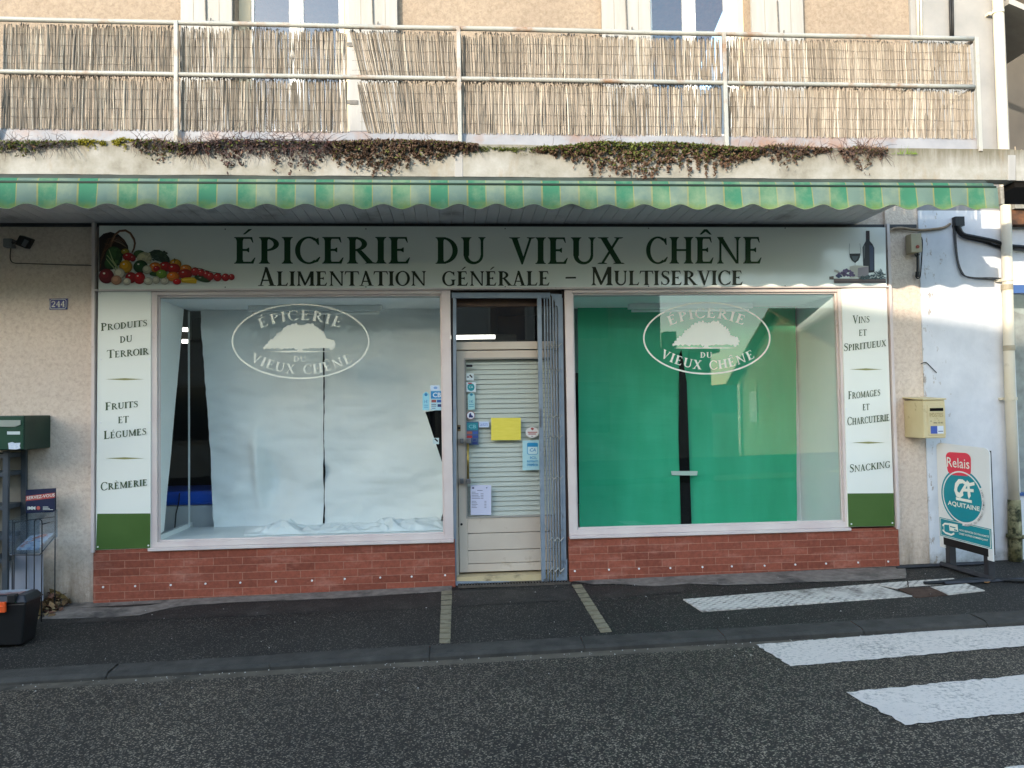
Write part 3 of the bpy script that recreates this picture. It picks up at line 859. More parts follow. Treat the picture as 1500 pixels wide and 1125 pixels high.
# door, transom and door frame, set back behind the grille
YD = .10
b = MB()
def bx_px(b, x0, y0, x1, y1, Y, d):
    p = [P(x0, y0, Y), P(x1, y0, Y), P(x1, y1, Y), P(x0, y1, Y)]
    b.prism(p, (0, d, 0))
zt_d = P(700, 513, YD).z; zb_d = P(700, 838, YD).z
xd0, xd1 = .0, .97
dl, dr = P(669, 600, YD).x, .945
b.box(-.02, YD - .01, .08, dl, YD + .06, 2.57); b.box(dr, YD - .01, .08, .985, YD + .06, 2.57)
zt0, zt1 = P(700, 513, YD).z + .004, P(700, 501, YD).z
b.box(dl + .001, YD - .012, zt0, dr - .001, YD + .06, zt1)
df = b.build('door_frame', M_door, bld, bevel=.003)
b = MB(); b.box(dl, YD, P(700, 449, YD).z, dr, YD + .1, 2.59); b.build('head_board', M_brownwood, df)
b = MB(); b.face([(dl, YD + .02, zt1), (dr, YD + .02, zt1), (dr, YD + .02, P(700, 449, YD).z), (dl, YD + .02, P(700, 449, YD).z)]); b.build('transom_pane', M_glassup, df)
b = MB(); b.box(-.02, -.0, .02, .985, YD + .3, .086)
b.build('threshold', M_tile, bld)
b = MB(); b.box(-.021, -.0, .0, -.001, YD - .011, 2.6); b.box(.972, -.0, .0, .992, YD - .011, 2.6); b.box(-.0, .03, 2.575, .971, YD - .001, 2.6)
b.build('door_reveal', mat('dark_reveal', (58, 44, 38), (46, 36, 32), 6, .7), bld)
# door leaf
gx0, gx1 = P(683, 640, YD).x, .88
gz0_, gz1_ = P(700, 757, YD).z, P(700, 526, YD).z
b = MB(); l0, l1, z0_, z1_ = dl + .006, dr - .006, zb_d, zt_d - .004
y0 = YD + .005
b.box(l0, y0, z0_, gx0, y0 + .045, z1_); b.box(gx1, y0, z0_, l1, y0 + .045, z1_)
b.box(gx0, y0 + .0006, gz1_, gx1, y0 + .045, z1_)
zz = [z0_] + [P(730, y_, YD).z for y_ in (808, 781)] + [gz0_]
b.box(gx0, y0 + .001, zz[0], gx1, y0 + .045, zz[0] + .07)
cuts = [zz[0] + .07, P(730, 806, YD).z, P(730, 781, YD).z, gz0_]
for a, c in zip(cuts[:-1], cuts[1:]): b.box(gx0 + .001, y0 + .003, a + .005, gx1 - .001, y0 + .045, c - (.0 if c == gz0_ else .001))
door = b.build('door', M_door, bld, bevel=.0025)
b = MB(); b.box(gx0 - .012, y0 - .006, gz0_ - .012, gx0 + .002, y0, gz1_ + .012); b.box(gx0 + .002, y0 - .006, gz1_ - .002, gx1, y0, gz1_ + .012); b.box(gx0 + .002, y0 - .006, gz0_ - .012, gx1, y0, gz0_ + .002)
b.build('glazing_bead', mat('bead_grey', (150, 146, 138), (160, 156, 148), 5, .5), door)
b = MB(); b.face([(gx0, y0 + .012, gz0_), (gx1, y0 + .012, gz0_), (gx1, y0 + .012, gz1_), (gx0, y0 + .012, gz1_)]); b.build('pane', M_glass, door)
b = MB()
n = 32; zs = [gz0_ + (gz1_ - gz0_) * (k + .5) / n for k in range(n)]
for z in zs:
    h = .0255
    b.idx([(gx0 + .006, y0 + .052, z - h), (gx1 - .004, y0 + .052, z - h), (gx1 - .004, y0 + .066, z + h * .62), (gx0 + .006, y0 + .066, z + h * .62)], [(0, 1, 2, 3)])
b.build('blind', mat('blind_slats', (196, 196, 186), (204, 204, 194), 2, .5), door)
b = MB(); bx_px(b, 683, 534, 692, 537.5, y0 - .008, .006); b.build('sensor', M_black, door)
# pull handle
hb = MB()
p1, p2 = P(685.5, 648, y0 - .05), P(685.5, 706, y0 - .05)
hb.tube([p1, p2], .011, 10)
hd = hb.build('handle', mat('worn_brass', (150, 132, 70), (120, 110, 76), 14, .35, metal=.7), door, smooth=True)
b = MB()
for pyy in (646, 705):
    for xx, w_ in ((676.5, 5), (686.5, 6.5)):
        p = P(xx, pyy, y0 - .062); hw = w_ / 166 / 2
        b.box(p.x - hw, y0 - .066, p.z - .021, p.x + hw, y0 - .002, p.z + .021)
b.build('bracket', M_steel, hd, bevel=.003)
b = MB(); p = P(672.5, 627, y0); b.box(p.x - .014, y0 - .004, p.z - .028, p.x + .014, y0 - .0005, p.z + .028); lk = b.build('lock', mat('lock_brass', (150, 120, 84), (120, 98, 74), 20, .4, metal=.5), door)
b = MB(); b.tube([(p.x, y0 - .011, p.z), (p.x, y0 - .004, p.z)], .011, 12); p = P(676, 768, y0); b.tube([(p.x, y0 - .006, p.z), (p.x, y0, p.z)], .011, 12); b.build('cylinder', M_black, lk)

# folding security grille
gl_ = thing('folding_grille', 'grey folding security gate stacked open at the right of the door', 'gate', (.5, -.02, .06))
Yg = -.012
b = MB()
bx_px(b, 663.5, 434, 668.5, 855, Yg, .03); b.build('side_channel', M_grille, gl_, bevel=.002)
b = MB(); bx_px(b, 661.5, 428.5, 806, 436.5, Yg - .005, .045); b.build('top_track', M_grille, gl_, bevel=.002)
b = MB(); bx_px(b, 667, 852, 792, 858, Yg - .01, .05); b.build('bottom_rail', M_grille, gl_, bevel=.003)
def vbar(b, xt, xb, wt, y0, y1, Y, d):
    b.prism([P(xt - wt / 2, y0, Y), P(xt + wt / 2, y0, Y), P(xb + wt / 2, y1, Y), P(xb - wt / 2, y1, Y)], (0, d, 0))
b = MB(); vbar(b, 790, 796.5, 6, 433, 853, Yg - .02, .045); b.build('lead_bar', M_grille, gl_, bevel=.002)
for k in range(6):
    xt = 797.5 + k * 4.1; b = MB()
    vbar(b, xt, xt + 5.6, 1.6, 435, 852, Yg - .018 + .004 * (k % 2), .028); b.build('bar', M_grille, gl_)
b = MB(); vbar(b, 820.5, 826.5, 7.5, 436, 856, Yg, .04); b.build('end_post', M_grille, gl_, bevel=.002)
for yy in (506, 542, 610, 640, 700, 790, 835):
    b = MB()
    for k in range(5):
        xa = 800 + k * 4.1 + (yy - 435) / 417 * 5.6
        p0_, p1_ = P(xa - 1, yy + 3 * (-1) ** k, Yg - .024), P(xa + 5, yy - 3 * (-1) ** k, Yg - .024)
        b.tube([p0_, p1_], .004, 5)
    b.build('lattice_link', mat('link_steel', (136, 138, 138), (170, 168, 160), 9, .4, metal=.5), gl_)
b = MB(); b.prism([P(806, 430, Yg - .012), P(823, 431, Yg - .012), P(822, 462, Yg - .012), P(818, 452, Yg - .012)], (0, .006, 0)); b.build('gusset', M_grille, gl_); b = MB(); b.prism([P(831, 818, Yg - .012), P(831, 856, Yg - .012), P(808, 856, Yg - .012), P(822, 840, Yg - .012)], (0, .006, 0)); b.build('gusset', M_grille, gl_)
b = MB(); bx_px(b, 791, 598, 793, 626, Yg - .03, .01); bx_px(b, 797, 848, 803, 856, Yg - .03, .02)
b.tube([P(798, 768, Yg - .03), P(802, 778, Yg - .035), P(800, 780, Yg - .04)], .004, 6); b.build('latch', M_steel, gl_)

# ------------------------------------------------------------------ sign board and side panels
YS = -.055
sgn = thing('sign_board', 'long cream fascia sign with green shop name above the windows', 'sign', (.5, YS, 2.6))
sq = [P(145, 330.5, YS + .0), P(1297, 333, YS), P(1299, 418.5, YS), P(144, 424.5, YS)]
b = MB(); b.prism(sq, (0, .05, 0)); b.build('board', M_sign, sgn, bevel=.002)
b = MB()
def edge(b, a, c, r, Y): 
    a = P(*a, Y); c = P(*c, Y); b.tube([a, c], r, 4)
b.box(XL - .012, -.062, .40, XL + .012, -.0, 3.185); b.build('edge_trim', M_frame, sgn)
b = MB(); b.box(XR - .022, -.062, .40, XR + .003, -.0, 3.185); b.build('edge_trim', M_frame, sgn)
b = MB(); b.box(XL + .013, -.066, 2.598, XR - .023, -.02, 2.612); b.build('bottom_trim', M_frame, sgn)
mapS = flat(YS)
H1 = 39
polys = []
for w_, xa, xb, yb in (('ÉPICERIE', 342.5, 605, 386.3), ('DU', 637.5, 714.5, 386.5), ('VIEUX', 746, 915, 386.7), ('CHÊNE', 946, 1119, 386.2)):
    lay('title_word', serif_line(w_, xa, yb, xb, yb, H1), mapS, FRONT, M_titleg, sgn)
polys = []
for w_, xa, xb, yb in (('Alimentation', 378, 626, 418.9), ('générale', 647.5, 807, 418.8), ('-', 827, 846, 418.5), ('Multiservice', 865, 1089.5, 418.0)):
    lay('subtitle_word', serif_line(w_, xa, yb, xb, yb - .3, 27), mapS, FRONT, M_olive, sgn)

# printed vegetables
A_, C_ = [], []
def ink(poly, c, k=1.0): A_.append(poly); C_.append(ex(lin(c), k))
def vegx(p): return [(140 + a / 6.818, 325 + b_ / 6.818) for a, b_ in p]
def fruit(cx, cy, rx, ry, c, hl=True, rot=0):
    ink(vegx(ell(cx, cy, rx, ry, 22, rot=rot)), c, .55)
    ink(vegx(ell(cx - rx * .08, cy - ry * .08, rx * .86, ry * .86, 20, rot=rot)), c, .9)
    ink(vegx(ell(cx - rx * .2, cy - ry * .22, rx * .52, ry * .5, 16, rot=rot)), c, 1.25)
    if hl: ink(vegx(ell(cx - rx * .3, cy - ry * .38, rx * .16, ry * .13, 10)), (235, 225, 210))
rv = random.Random(3)
ink(vegx([(35, 160), (80, 118), (150, 100), (230, 125), (290, 180), (325, 240), (330, 300), (280, 330), (200, 420), (120, 470), (36, 500)]), (38, 22, 14))
for k in range(9):
    a = 120 + k * 20
    ink_pts = [(36 + k * 8, 500 - k * 40), (60 + k * 14, 330 - k * 14), (120 + k * 16, 170 - k * 3), (200 + k * 13, 150 + k * 8)]
    for q in stroke(vegx(ink_pts), 1.1): ink(q, (96, 62, 40) if k % 2 else (66, 42, 28))
for k in range(7):
    for q in stroke(vegx([(175 + k * 12, 190 + k * 4), (240 + k * 12, 170 + k * 14)]), .6): ink(q, (130, 110, 92))
for q in stroke(vegx([(150, 260), (165, 190), (195, 130), (240, 92), (300, 85), (350, 115), (385, 170), (395, 215), (385, 270), (365, 310)]), [2.6, 2.8, 3, 3, 3, 3, 3, 3, 2.6, 2]): ink(q, (112, 78, 54))
for q in stroke(vegx([(165, 200), (200, 135), (245, 100), (300, 95), (345, 122), (375, 175)]), 1): ink(q, (150, 112, 82))
for cx, cy, rx, ry in ((185, 350, 85, 105), (150, 420, 60, 60), (440, 325, 60, 42), (600, 520, 60, 25), (560, 330, 40, 30)): fruit(cx, cy, rx, ry, (52, 84, 40), False)
for k in range(14): ink(vegx(ell(130 + rv.random() * 120, 270 + rv.random() * 150, 22, 12, 8, rot=rv.random() * 3)), (70, 104, 52), rv.uniform(.5, 1.2))
fruit(300, 300, 42, 32, (150, 130, 40)); fruit(330, 350, 58, 42, (165, 26, 30)); fruit(375, 365, 30, 34, (150, 22, 28))
fruit(490, 365, 76, 62, (196, 188, 142), False)
for k in range(26): ink(vegx(ell(430 + rv.random() * 120, 320 + rv.random() * 90, 16, 13, 8)), (214, 206, 164), rv.uniform(.6, 1.1))
ink(vegx([(552, 300), (590, 280), (640, 282), (700, 310), (740, 360), (748, 400), (720, 412), (660, 405), (600, 385), (560, 345)]), (56, 72, 58))
for k in range(40): ink(vegx(ell(575 + rv.random() * 150, 300 + rv.random() * 90, 14, 9, 8, rot=.5)), (74, 92, 72), rv.uniform(.5, 1.2))
fruit(800, 425, 62, 52, (206, 146, 44)); fruit(700, 450, 66, 50, (170, 34, 30)); fruit(600, 455, 62, 50, (214, 116, 34)); fruit(905, 475, 62, 46, (214, 128, 48))
fruit(455, 450, 72, 66, (40, 74, 36)); fruit(520, 480, 46, 45, (196, 190, 162), False); fruit(615, 470, 34, 28, (180, 30, 34))
fruit(785, 470, 66, 52, (176, 34, 30)); fruit(308, 450, 66, 66, (208, 152, 26))
for q in stroke(vegx([(790, 410), (800, 385), (792, 368)]), [1.2, 1.4, 2]): ink(q, (44, 64, 30))
for pts in ([(235, 490), (190, 420), (120, 335)], [(245, 485), (180, 390), (140, 280)], [(225, 500), (160, 430), (112, 370)]):
    for q in stroke(vegx(pts), [2.2, 1.6, 1]): ink(q, (156, 170, 112))
fruit(245, 520, 58, 54, (208, 200, 178), False); fruit(360, 560, 58, 56, (160, 24, 30)); fruit(115, 545, 76, 74, (118, 28, 36)); fruit(215, 585, 54, 48, (192, 142, 112), False)
fruit(445, 565, 58, 60, (178, 28, 32)); fruit(320, 600, 42, 36, (212, 202, 182), False); fruit(665, 525, 56, 45, (124, 158, 58)); fruit(900, 525, 72, 50, (168, 40, 34)); fruit(780, 550, 64, 50, (222, 122, 34))
fruit(535, 595, 46, 40, (214, 206, 186), False); fruit(612, 584, 40, 38, (206, 198, 176), False); fruit(697, 595, 44, 34, (214, 204, 184), False); fruit(820, 600, 42, 30, (190, 34, 28))
ink(vegx([(855, 575), (900, 560), (1005, 556), (1018, 585), (1010, 620), (870, 610)]), (214, 172, 38)); ink(vegx([(870, 575), (1000, 566), (1004, 580), (880, 592)]), (236, 200, 80))
fruit(1075, 572, 84, 30, (58, 80, 50), rot=.25)
for cx, cy, r in ((1000, 500, 42), (1062, 512, 36), (1115, 530, 38), (1150, 548, 40), (1225, 556, 42), (1304, 558, 39), (1364, 555, 31)): fruit(cx, cy, r, r, (184, 52, 54))
for q in stroke(vegx([(990, 465), (1060, 470), (1110, 490), (1190, 510), (1260, 520)]), .8): ink(q, (50, 66, 34))
lay('vegetable_print', A_, mapS, FRONT, M_attr, sgn, cols=C_)
# printed wine and cheese
A_, C_ = [], []
def winx(p): return [(1180 + a / 10.714, 325 + b_ / 10.714) for a, b_ in p]
ink(winx([(945, 140), (1003, 140), (1006, 300), (1050, 350), (1078, 410), (1082, 790), (990, 800), (905, 700), (893, 400), (920, 345), (945, 300)]), (20, 26, 36))
ink(winx([(945, 140), (1003, 140), (1005, 270), (946, 270)]), (46, 26, 30))
ink(winx([(1000, 360), (1050, 380), (1066, 430), (1068, 760), (1010, 760)]), (48, 64, 92))
ink(winx([(905, 400), (925, 360), (935, 380), (925, 560), (908, 600)]), (96, 104, 104))
for q in stroke(winx([(690, 340), (684, 430), (690, 520), (720, 600), (776, 645), (776, 690)]), .5): ink(q, (120, 128, 122))
for q in stroke(winx([(850, 340), (862, 430), (858, 520), (830, 600), (776, 645)]), .5): ink(q, (120, 128, 122))
ink(winx([(686, 500), (860, 495), (850, 560), (825, 605), (776, 645), (730, 610), (695, 560)]), (34, 36, 36))
ink(winx([(720, 540), (830, 540), (800, 600), (770, 620), (745, 600)]), (84, 96, 100))
ink(winx([(370, 860), (440, 850), (440, 905), (372, 905)]), (108, 92, 82))
ink(winx([(440, 890), (1260, 890), (1260, 960), (450, 960)]), (128, 106, 98)); ink(winx([(440, 925), (1260, 925), (1260, 962), (450, 966)]), (92, 78, 76))
ink(winx([(690, 700), (760, 682), (985, 695), (990, 860), (690, 880)]), (206, 200, 184)); ink(winx([(820, 725), (985, 700), (990, 860), (815, 870)]), (160, 148, 150))
for k in range(34):
    a = rv.random(); ink(winx(ell(490 + a * 300, 850 - rv.random() * (30 + 70 * math.sin(a * 3.1)), 22, 20, 10)), (112, 92, 132), rv.uniform(.5, 1.15))
for k in range(14): ink(winx(ell(490 + rv.random() * 70, 830 + rv.random() * 50, 14, 14, 8)), (70, 84, 124), rv.uniform(.7, 1.2))
for q in stroke(winx([(445, 765), (500, 780), (520, 790)]), [3.5, 3, 2.5]): ink(q, (196, 190, 178))
for k in range(90):
    a = rv.random(); x_ = 860 + a * 395; y_ = 900 - rv.random() * (40 + 180 * a * a)
    ink(winx(ell(x_, y_, 26, 7, 6, rot=rv.uniform(-1, 1))), (92, 112, 112), rv.uniform(.5, 1.2))
lay('wine_print', A_, mapS, FRONT, M_attr, sgn, cols=C_)
b = MB()
for px in (330, 536, 740, 950, 1150):
    for py in (335, 420):
        p = P(px, py - (px - 700) * .002, YS); b.tube([p, p + Vector((0, -.003, 0))], .006, 8)
b.build('screw', mat('screw_grey', (120, 122, 116), None, rough=.5), sgn)

def side_panel(label, quad, gq, lines, rules, screws):
    o = thing('side_sign', label, 'sign', P(*quad[3], YS), 'side signs flanking the shop front')
    b = MB(); b.prism([P(*q, YS + .012) for q in quad], (0, .035, 0)); b.build('board', M_sign, o, bevel=.002)
    lay('green_foot', [gq], flat(YS + .012), FRONT, M_green, o)
    for t_, x0, y0_, x1, y1_, h in lines: lay('word', serif_line(t_, x0, y0_, x1, y1_, h, .8), flat(YS + .012), FRONT, M_sideg, o, lift=.002)
    for x0, x1, y_ in rules: lay('rule', [[(x0, y_), ((x0 + x1) / 2, y_ - 1.5), (x1, y_), ((x0 + x1) / 2, y_ + 1.5)]], flat(YS + .012), FRONT, M_rule, o, lift=.002)
    b = MB()
    for px, py in screws:
        p = P(px, py, YS + .012); b.tube([p, p + Vector((0, -.004, 0))], .0075, 8)
    b.build('screw', M_winframe, o)
    return o
side_panel('cream side panel left of the windows, lettered Produits du Terroir to Crèmerie', [(143.5, 426.5), (221, 426.5), (220.5, 803), (140, 806)], [(142.5, 752.5), (220.5, 752), (220.3, 802.6), (140.5, 805.5)],
           [('Produits', 147.7, 485, 216.8, 477.5, 11.5), ('du', 175.5, 502.5, 194.5, 500.5, 12), ('Terroir', 157, 525, 219, 519, 12),
            ('Fruits', 154, 601.2, 203, 596.2, 11.5), ('et', 173, 620.2, 189, 618.7, 12), ('Légumes', 152, 643.5, 215.3, 636.5, 12), ('Crèmerie', 147.5, 718.8, 217, 711, 12)],
           [(154, 212, 555.5), (154, 212, 671.3)], [(146, 430), (218, 430), (147.5, 526.5), (218.5, 526), (147, 619), (218, 619), (143.5, 801), (217.5, 799)])
side_panel('cream side panel right of the windows, lettered Vins et Spiritueux to Snacking', [(1232.5, 423), (1298.5, 419.5), (1310.5, 770.5), (1242.5, 772)], [(1241.3, 722.8), (1309, 722.3), (1310.4, 770.2), (1242.7, 771.6)],
           [('Vins', 1248.5, 474.2, 1274, 472.4, 12), ('et', 1258, 492.3, 1269.7, 491.5, 11.5), ('Spiritueux', 1235.8, 514.8, 1297.8, 507, 11.5),
            ('Fromages', 1242.3, 584.8, 1289, 579.4, 11.5), ('et', 1263.5, 601.2, 1273.7, 600.5, 11.5), ('Charcuterie', 1241, 623.2, 1302.5, 616, 12), ('Snacking', 1244, 692.4, 1304, 684.6, 12)],
           [(1244, 1293, 541), (1248, 1296, 648.4)], [(1235, 427), (1296, 425), (1239, 599), (1247, 767.5), (1307, 766)])

# window decals: oval emblem with an oak
def emblem(cx, cy, rx, ry, label):
    sx, sy = rx / 689.0, ry / 375.0
    def m_(x, y): return (cx + (x - 751) * sx, cy + (y - 443) * sy)
    ps = ring(cx, cy, rx, ry, 2.3, 90, 2.3)
    def arc_text(t_, xs0, xs1, base, h):
        gl, tot = serif_glyphs(t_, .8, .10, .75); k = (xs1 - xs0) / tot; o = []
        for pl, gx, adv, sc in gl:
            xc = xs0 + (gx + adv / 2) * k; yb = base(xc); sl = (base(xc + 5) - base(xc - 5)) / 10
            an = math.atan(sl); c, s_ = math.cos(an), math.sin(an)
            for p in pl:
                q = []
                for a, b_ in p:
                    u, v = (a - adv / 2) * k, -b_ * h
                    q.append(m_(xc + u * c - v * s_, yb + u * s_ + v * c))
                o.append(q)
        return o
    ps += arc_text('ÉPICERIE', 345, 1165, lambda x: 232 + 72 * ((x - 755) / 375) ** 2, 100)
    ps += arc_text('VIEUX CHÊNE', 240, 1290, lambda x: 768 - 122 * ((x - 765) / 500) ** 2, 92)
    ps += arc_text('DU', 680, 815, lambda x: 645, 58)
    tree = [(388, 525), (400, 495), (430, 470), (445, 440), (475, 425), (503, 425), (505, 385), (530, 362), (572, 358), (575, 330), (610, 305), (650, 290), (690, 275), (725, 280), (752, 302), (790, 285), (850, 272), (890, 290), (900, 312), (935, 325), (960, 350), (985, 365), (978, 390), (1005, 410), (1018, 440), (1060, 432), (1090, 460), (1090, 490), (1075, 515), (1040, 522)]
    rt = random.Random(5); tr = []
    for i in range(len(tree)):
        a = tree[i]; c = tree[(i + 1) % len(tree)]
        if i == len(tree) - 1: tr.append(a); continue
        # each stretch of outline is a leafy bulge
        for k in range(7):
            f = k / 7; bl = math.sin(math.pi * f) ** .6 * 17 - 3 + rt.uniform(-3, 3)
            dx, dy = c[0] - a[0], c[1] - a[1]; l = math.hypot(dx, dy)
            tr.append((a[0] + dx * f + dy / l * bl, a[1] + dy * f - dx / l * bl))
    low = []
    for k in range(28):
        x_ = 1040 - (1040 - 395) * k / 27; low.append((x_, 522 + rt.uniform(-16, 8)))
    ps.append([m_(*p) for p in tr + low])
    ps.append([m_(*p) for p in [(725, 500), (765, 500), (768, 530), (790, 541), (705, 541), (722, 530)]])
    ps.append([m_(*p) for p in [(390, 545), (560, 538), (900, 538), (1080, 543), (900, 550), (560, 552)]])
    o = lay('window_emblem', ps, flat(.0215), FRONT, M_decal, lift=.0004, step=.000006)
    tag(o, label, 'decal', 'oval shop emblems on the glass')
emblem(440.3, 500, 101, 55.3, 'white oval oak tree emblem on the left window with white paper behind')
emblem(1035.3, 495.4, 93.4, 53.2, 'white oval oak tree emblem on the right window with green paper behind')

# ------------------------------------------------------------------ inside the windows
def paper(name, corners, Y, m, label, cat, amp=.012, nx=46, nz_=46, seed=0, curl=None, group=None):
    """hanging sheet: corners TL,TR,BR,BL in picture units at depth Y (or per-corner depths)"""
    Ys = Y if isinstance(Y, (list, tuple)) else [Y] * 4
    c = [P(*q, y_) for q, y_ in zip(corners, Ys)]
    b = MB(); v = []
    for j in range(nz_ + 1):
        for i in range(nx + 1):
            s_, t_ = i / nx, j / nz_
            p = c[0].lerp(c[1], s_).lerp(c[3].lerp(c[2], s_), t_)
            q = Vector((p.x * 2.3, seed, p.z * 3.2))
            d = noise.noise(q) * amp + noise.noise(Vector((p.x * 5, seed + 4, p.z * 12))) * amp * .35 + noise.noise(Vector((p.x * 1.2 + p.z * 2, seed + 9, p.z))) * amp
            if curl: d += curl(s_, t_)
            v.append(p + Vector((0, d, 0)))
    n = nx + 1
    b.idx(v, [(j * n + i, (j + 1) * n + i, (j + 1) * n + i + 1, j * n + i + 1) for j in range(nz_) for i in range(nx)])
    o = b.build(name, m, smooth=True)
    return tag(o, label, cat, group)
M_paper = mat('white_paper', (226, 230, 230), (233, 236, 235), 2, .8, .25, 25, spec=.1)
def greenp():
    t = newmat('green_paper'); co = coords(t)
    c = ramp(t, nz(t, coords(t, (3, 3, .6)), 1.2, 5), [(.3, lin((38, 160, 118))), (.7, lin((54, 178, 136)))])
    t.link(c, t.b.inputs['Base Color']); t.b.inputs['Roughness'].default_value = .45; t.b.inputs['Specular IOR Level'].default_value = .3
    bump(t, nz(t, coords(t, (4, 4, 30)), 1.0, 4), .15, .01)
    MATS['green_paper'] = t.m
    return t.m
M_greenp = greenp()
YP = .80
fold = lambda s_, t_: .16 * math.exp(-((s_ - .55) ** 2 / .02 + (t_ - .80) ** 2 / .012)) - .10 * math.exp(-((s_ - .42) ** 2 / .0025 + (t_ - .74) ** 2 / .02))
paper('paper_sheet', [(293, 446), (473.8, 446), (473.4, 771), (314, 777)], YP, M_paper, 'white paper sheet left of the slit, hung inside the left shop window', 'paper', .055, 80, 90, seed=1, curl=fold, group='white paper lining the left window')
cornerc = lambda s_, t_: 0
def right_sheet():
    c = [(476, 446), (652, 446), (652, 770), (476, 772)]
    b = MB(); nx, nz_ = 50, 60; v = []; fs = []
    n = nx + 1
    for j in range(nz_ + 1):
        for i in range(nx + 1):
            x_ = 475.2 + (655 - 475.2) * i / nx; y_ = 446 + (772 - 446) * j / nz_
            if 600 < y_ < 690: x_ = min(x_, 622 + (y_ - 600) * .33)
            if 690 <= y_ < 740: x_ = min(x_, 652)
            if y_ >= 740: x_ = min(x_, 652 - (y_ - 740) * .3 if y_ < 760 else 646)
            p = P(x_, y_, YP)
            d = noise.noise(Vector((p.x * 1.7, 21, p.z * 2.5))) * .07 + abs(noise.noise(Vector((p.x * 3 + p.z * 1.5, 22, p.z * 9)))) * .05 + noise.noise(Vector((p.x * 2.4 + p.z, 27, p.z * 24))) * .016
            if i == nx and 600 < y_ < 660: d -= .05
            v.append(p + Vector((0, d, 0)))
    b.idx(v, [(j * n + i, (j + 1) * n + i, (j + 1) * n + i + 1, j * n + i + 1) for j in range(nz_) for i in range(nx)])
    return tag(b.build('paper_sheet', M_paper, smooth=True), 'wide white paper right of the slit in the left window, torn at the right', 'paper', 'white paper lining the left window')
right_sheet()
paper('paper_sheet', [(233, 436), (270, 446), (240, 778), (231, 784)], [.10, .70, .22, .06], M_paper, 'narrow white paper hanging along the left side of the left window', 'paper', .012, 20, 40, seed=5, group='white paper lining the left window')
paper('green_sheet', [(846, 441), (1012, 441), (997, 780), (849, 781)], .80, M_greenp, 'green paper sheet left of the dark slit in the right window', 'paper', .014, seed=11, group='green paper lining the right window')
gsl = lambda s_, t_: .05 * (1 - min(1, t_ / .12)) ** 2
paper('green_sheet', [(995, 441), (1165.5, 441), (1167.5, 775), (1014, 779)], [.812, .815, .815, .85], M_greenp, 'green paper sheet right of the dark slit, meeting the white side wall', 'paper', .012, seed=14, group='green paper lining the right window')
b = MB(); b.prism([P(a, c, .790) for a, c in ((995, 520), (998, 512), (1006, 560), (1013.5, 779), (998, 780), (994, 640))], (0, .002, 0))  # dark strip over the lapped papers, shade of the gap put into its colour
tag(b.build('gap_shade_strip', mat('slit_shade', (10, 12, 11), None, rough=.95, spec=.05)), 'tall dark strip painted as the shaded gap between the two green paper sheets', 'gap')
b = MB(); b.prism([P(a, c, .77) for a, c in ((983, 690), (1022, 690), (1021, 696.5), (984, 696))], (0, .001, 0))
tag(b.build('tape_strip', mat('tape', (190, 206, 196), None, rough=.4)), 'strip of pale tape bridging the gap in the green paper', 'tape')
# near-black sheet painted as the unlit room behind the white papers' slit
b = MB(); p0_ = P(462, 440, .9); p1_ = P(485, 780, .9); b.box(p0_.x, .9, p1_.z - .1, p1_.x, .91, p0_.z + .1)
b.box(P(630, 600, .9).x, .9, ZG0, -.08, .91, P(640, 590, .9).z)
tag(b.build('slit_shade_sheet', M_dark), 'dark sheet painted as the unlit room behind the slit of the white paper', 'board')
# crumpled cloth on the ledge
def cloth(label, prof, y0_, y1_, seed, zb):
    b = MB(); nx, ny = 220, 50; v = []
    xs_ = [p[0] for p in prof]
    for j in range(ny + 1):
        for i in range(nx + 1):
            f = i / nx; px = xs_[0] + (xs_[-1] - xs_[0]) * f
            k = max(q for q in range(len(prof) - 1) if prof[q][0] <= px + 1e-6) if px < xs_[-1] else len(prof) - 2
            tt = (px - prof[k][0]) / (prof[k + 1][0] - prof[k][0]); h = prof[k][1] + (prof[k + 1][1] - prof[k][1]) * tt
            yy = y0_ + (y1_ - y0_) * j / ny; x_ = P(px, 770, yy).x
            r_ = max(0.0, math.sin(math.pi * (j / ny) ** .8)) ** .7
            q = Vector((x_ * 9, yy * 14, seed))
            wq = q * .7 + Vector((noise.noise(q * .5) * 2.2, noise.noise(q * .5 + Vector((9, 0, 0))) * 2.2, 0))
            z_ = h * r_ * (.66 + .22 * noise.noise(q * .6) + .20 * math.sin(wq.x * 3.0 + wq.y * 2.0) + .13 * math.sin(wq.y * 5.2 - wq.x * 3.7) + .05 * noise.noise(q * 4))
            v.append((x_ + noise.noise(q * 1.3) * .012, yy + noise.noise(q * 1.1 + Vector((5, 0, 0))) * .03, zb + .003 + max(0, z_)))
    n = nx + 1
    b.idx(v, [(j * n + i, j * n + i + 1, (j + 1) * n + i + 1, (j + 1) * n + i) for j in range(ny) for i in range(nx)])
    return tag(b.build('crumpled_cloth', mat('white_cloth', (218, 222, 222), None, rough=.85, spec=.1), smooth=True), label, 'cloth')
cloth('crumpled white cloth lying along the ledge of the left window', [(358, .01), (372, .05), (400, .10), (425, .12), (442, .05), (470, .05), (500, .07), (540, .06), (575, .12), (600, .10), (640, .09), (652, .03)], .18, .62, 3, ZG0 - .012)
# chest freezer with blue lid deeper in the shop, seen through the gap
fz = thing('chest_freezer', 'white chest freezer with blue lid behind the gap in the papers', 'freezer', (-3.0, 1.5, .085))
b = MB(); b.box(-3.6, .98, .09, -1.9, 1.6, .66); b.build('body', mat('freezer_white', (200, 206, 208), None, rough=.4), fz, bevel=.02)
b = MB(); b.box(-3.62, .95, .66, -1.88, 1.62, .80); b.build('lid', mat('freezer_blue', (30, 80, 190), (36, 92, 200), 3, .4), fz, bevel=.03)
b = MB(); b.tube([P(263, 722, .93), P(262, 735, .93), P(258, 752, .93), P(256, 775, .93)], .006, 6); b.build('cord', M_black, fz)
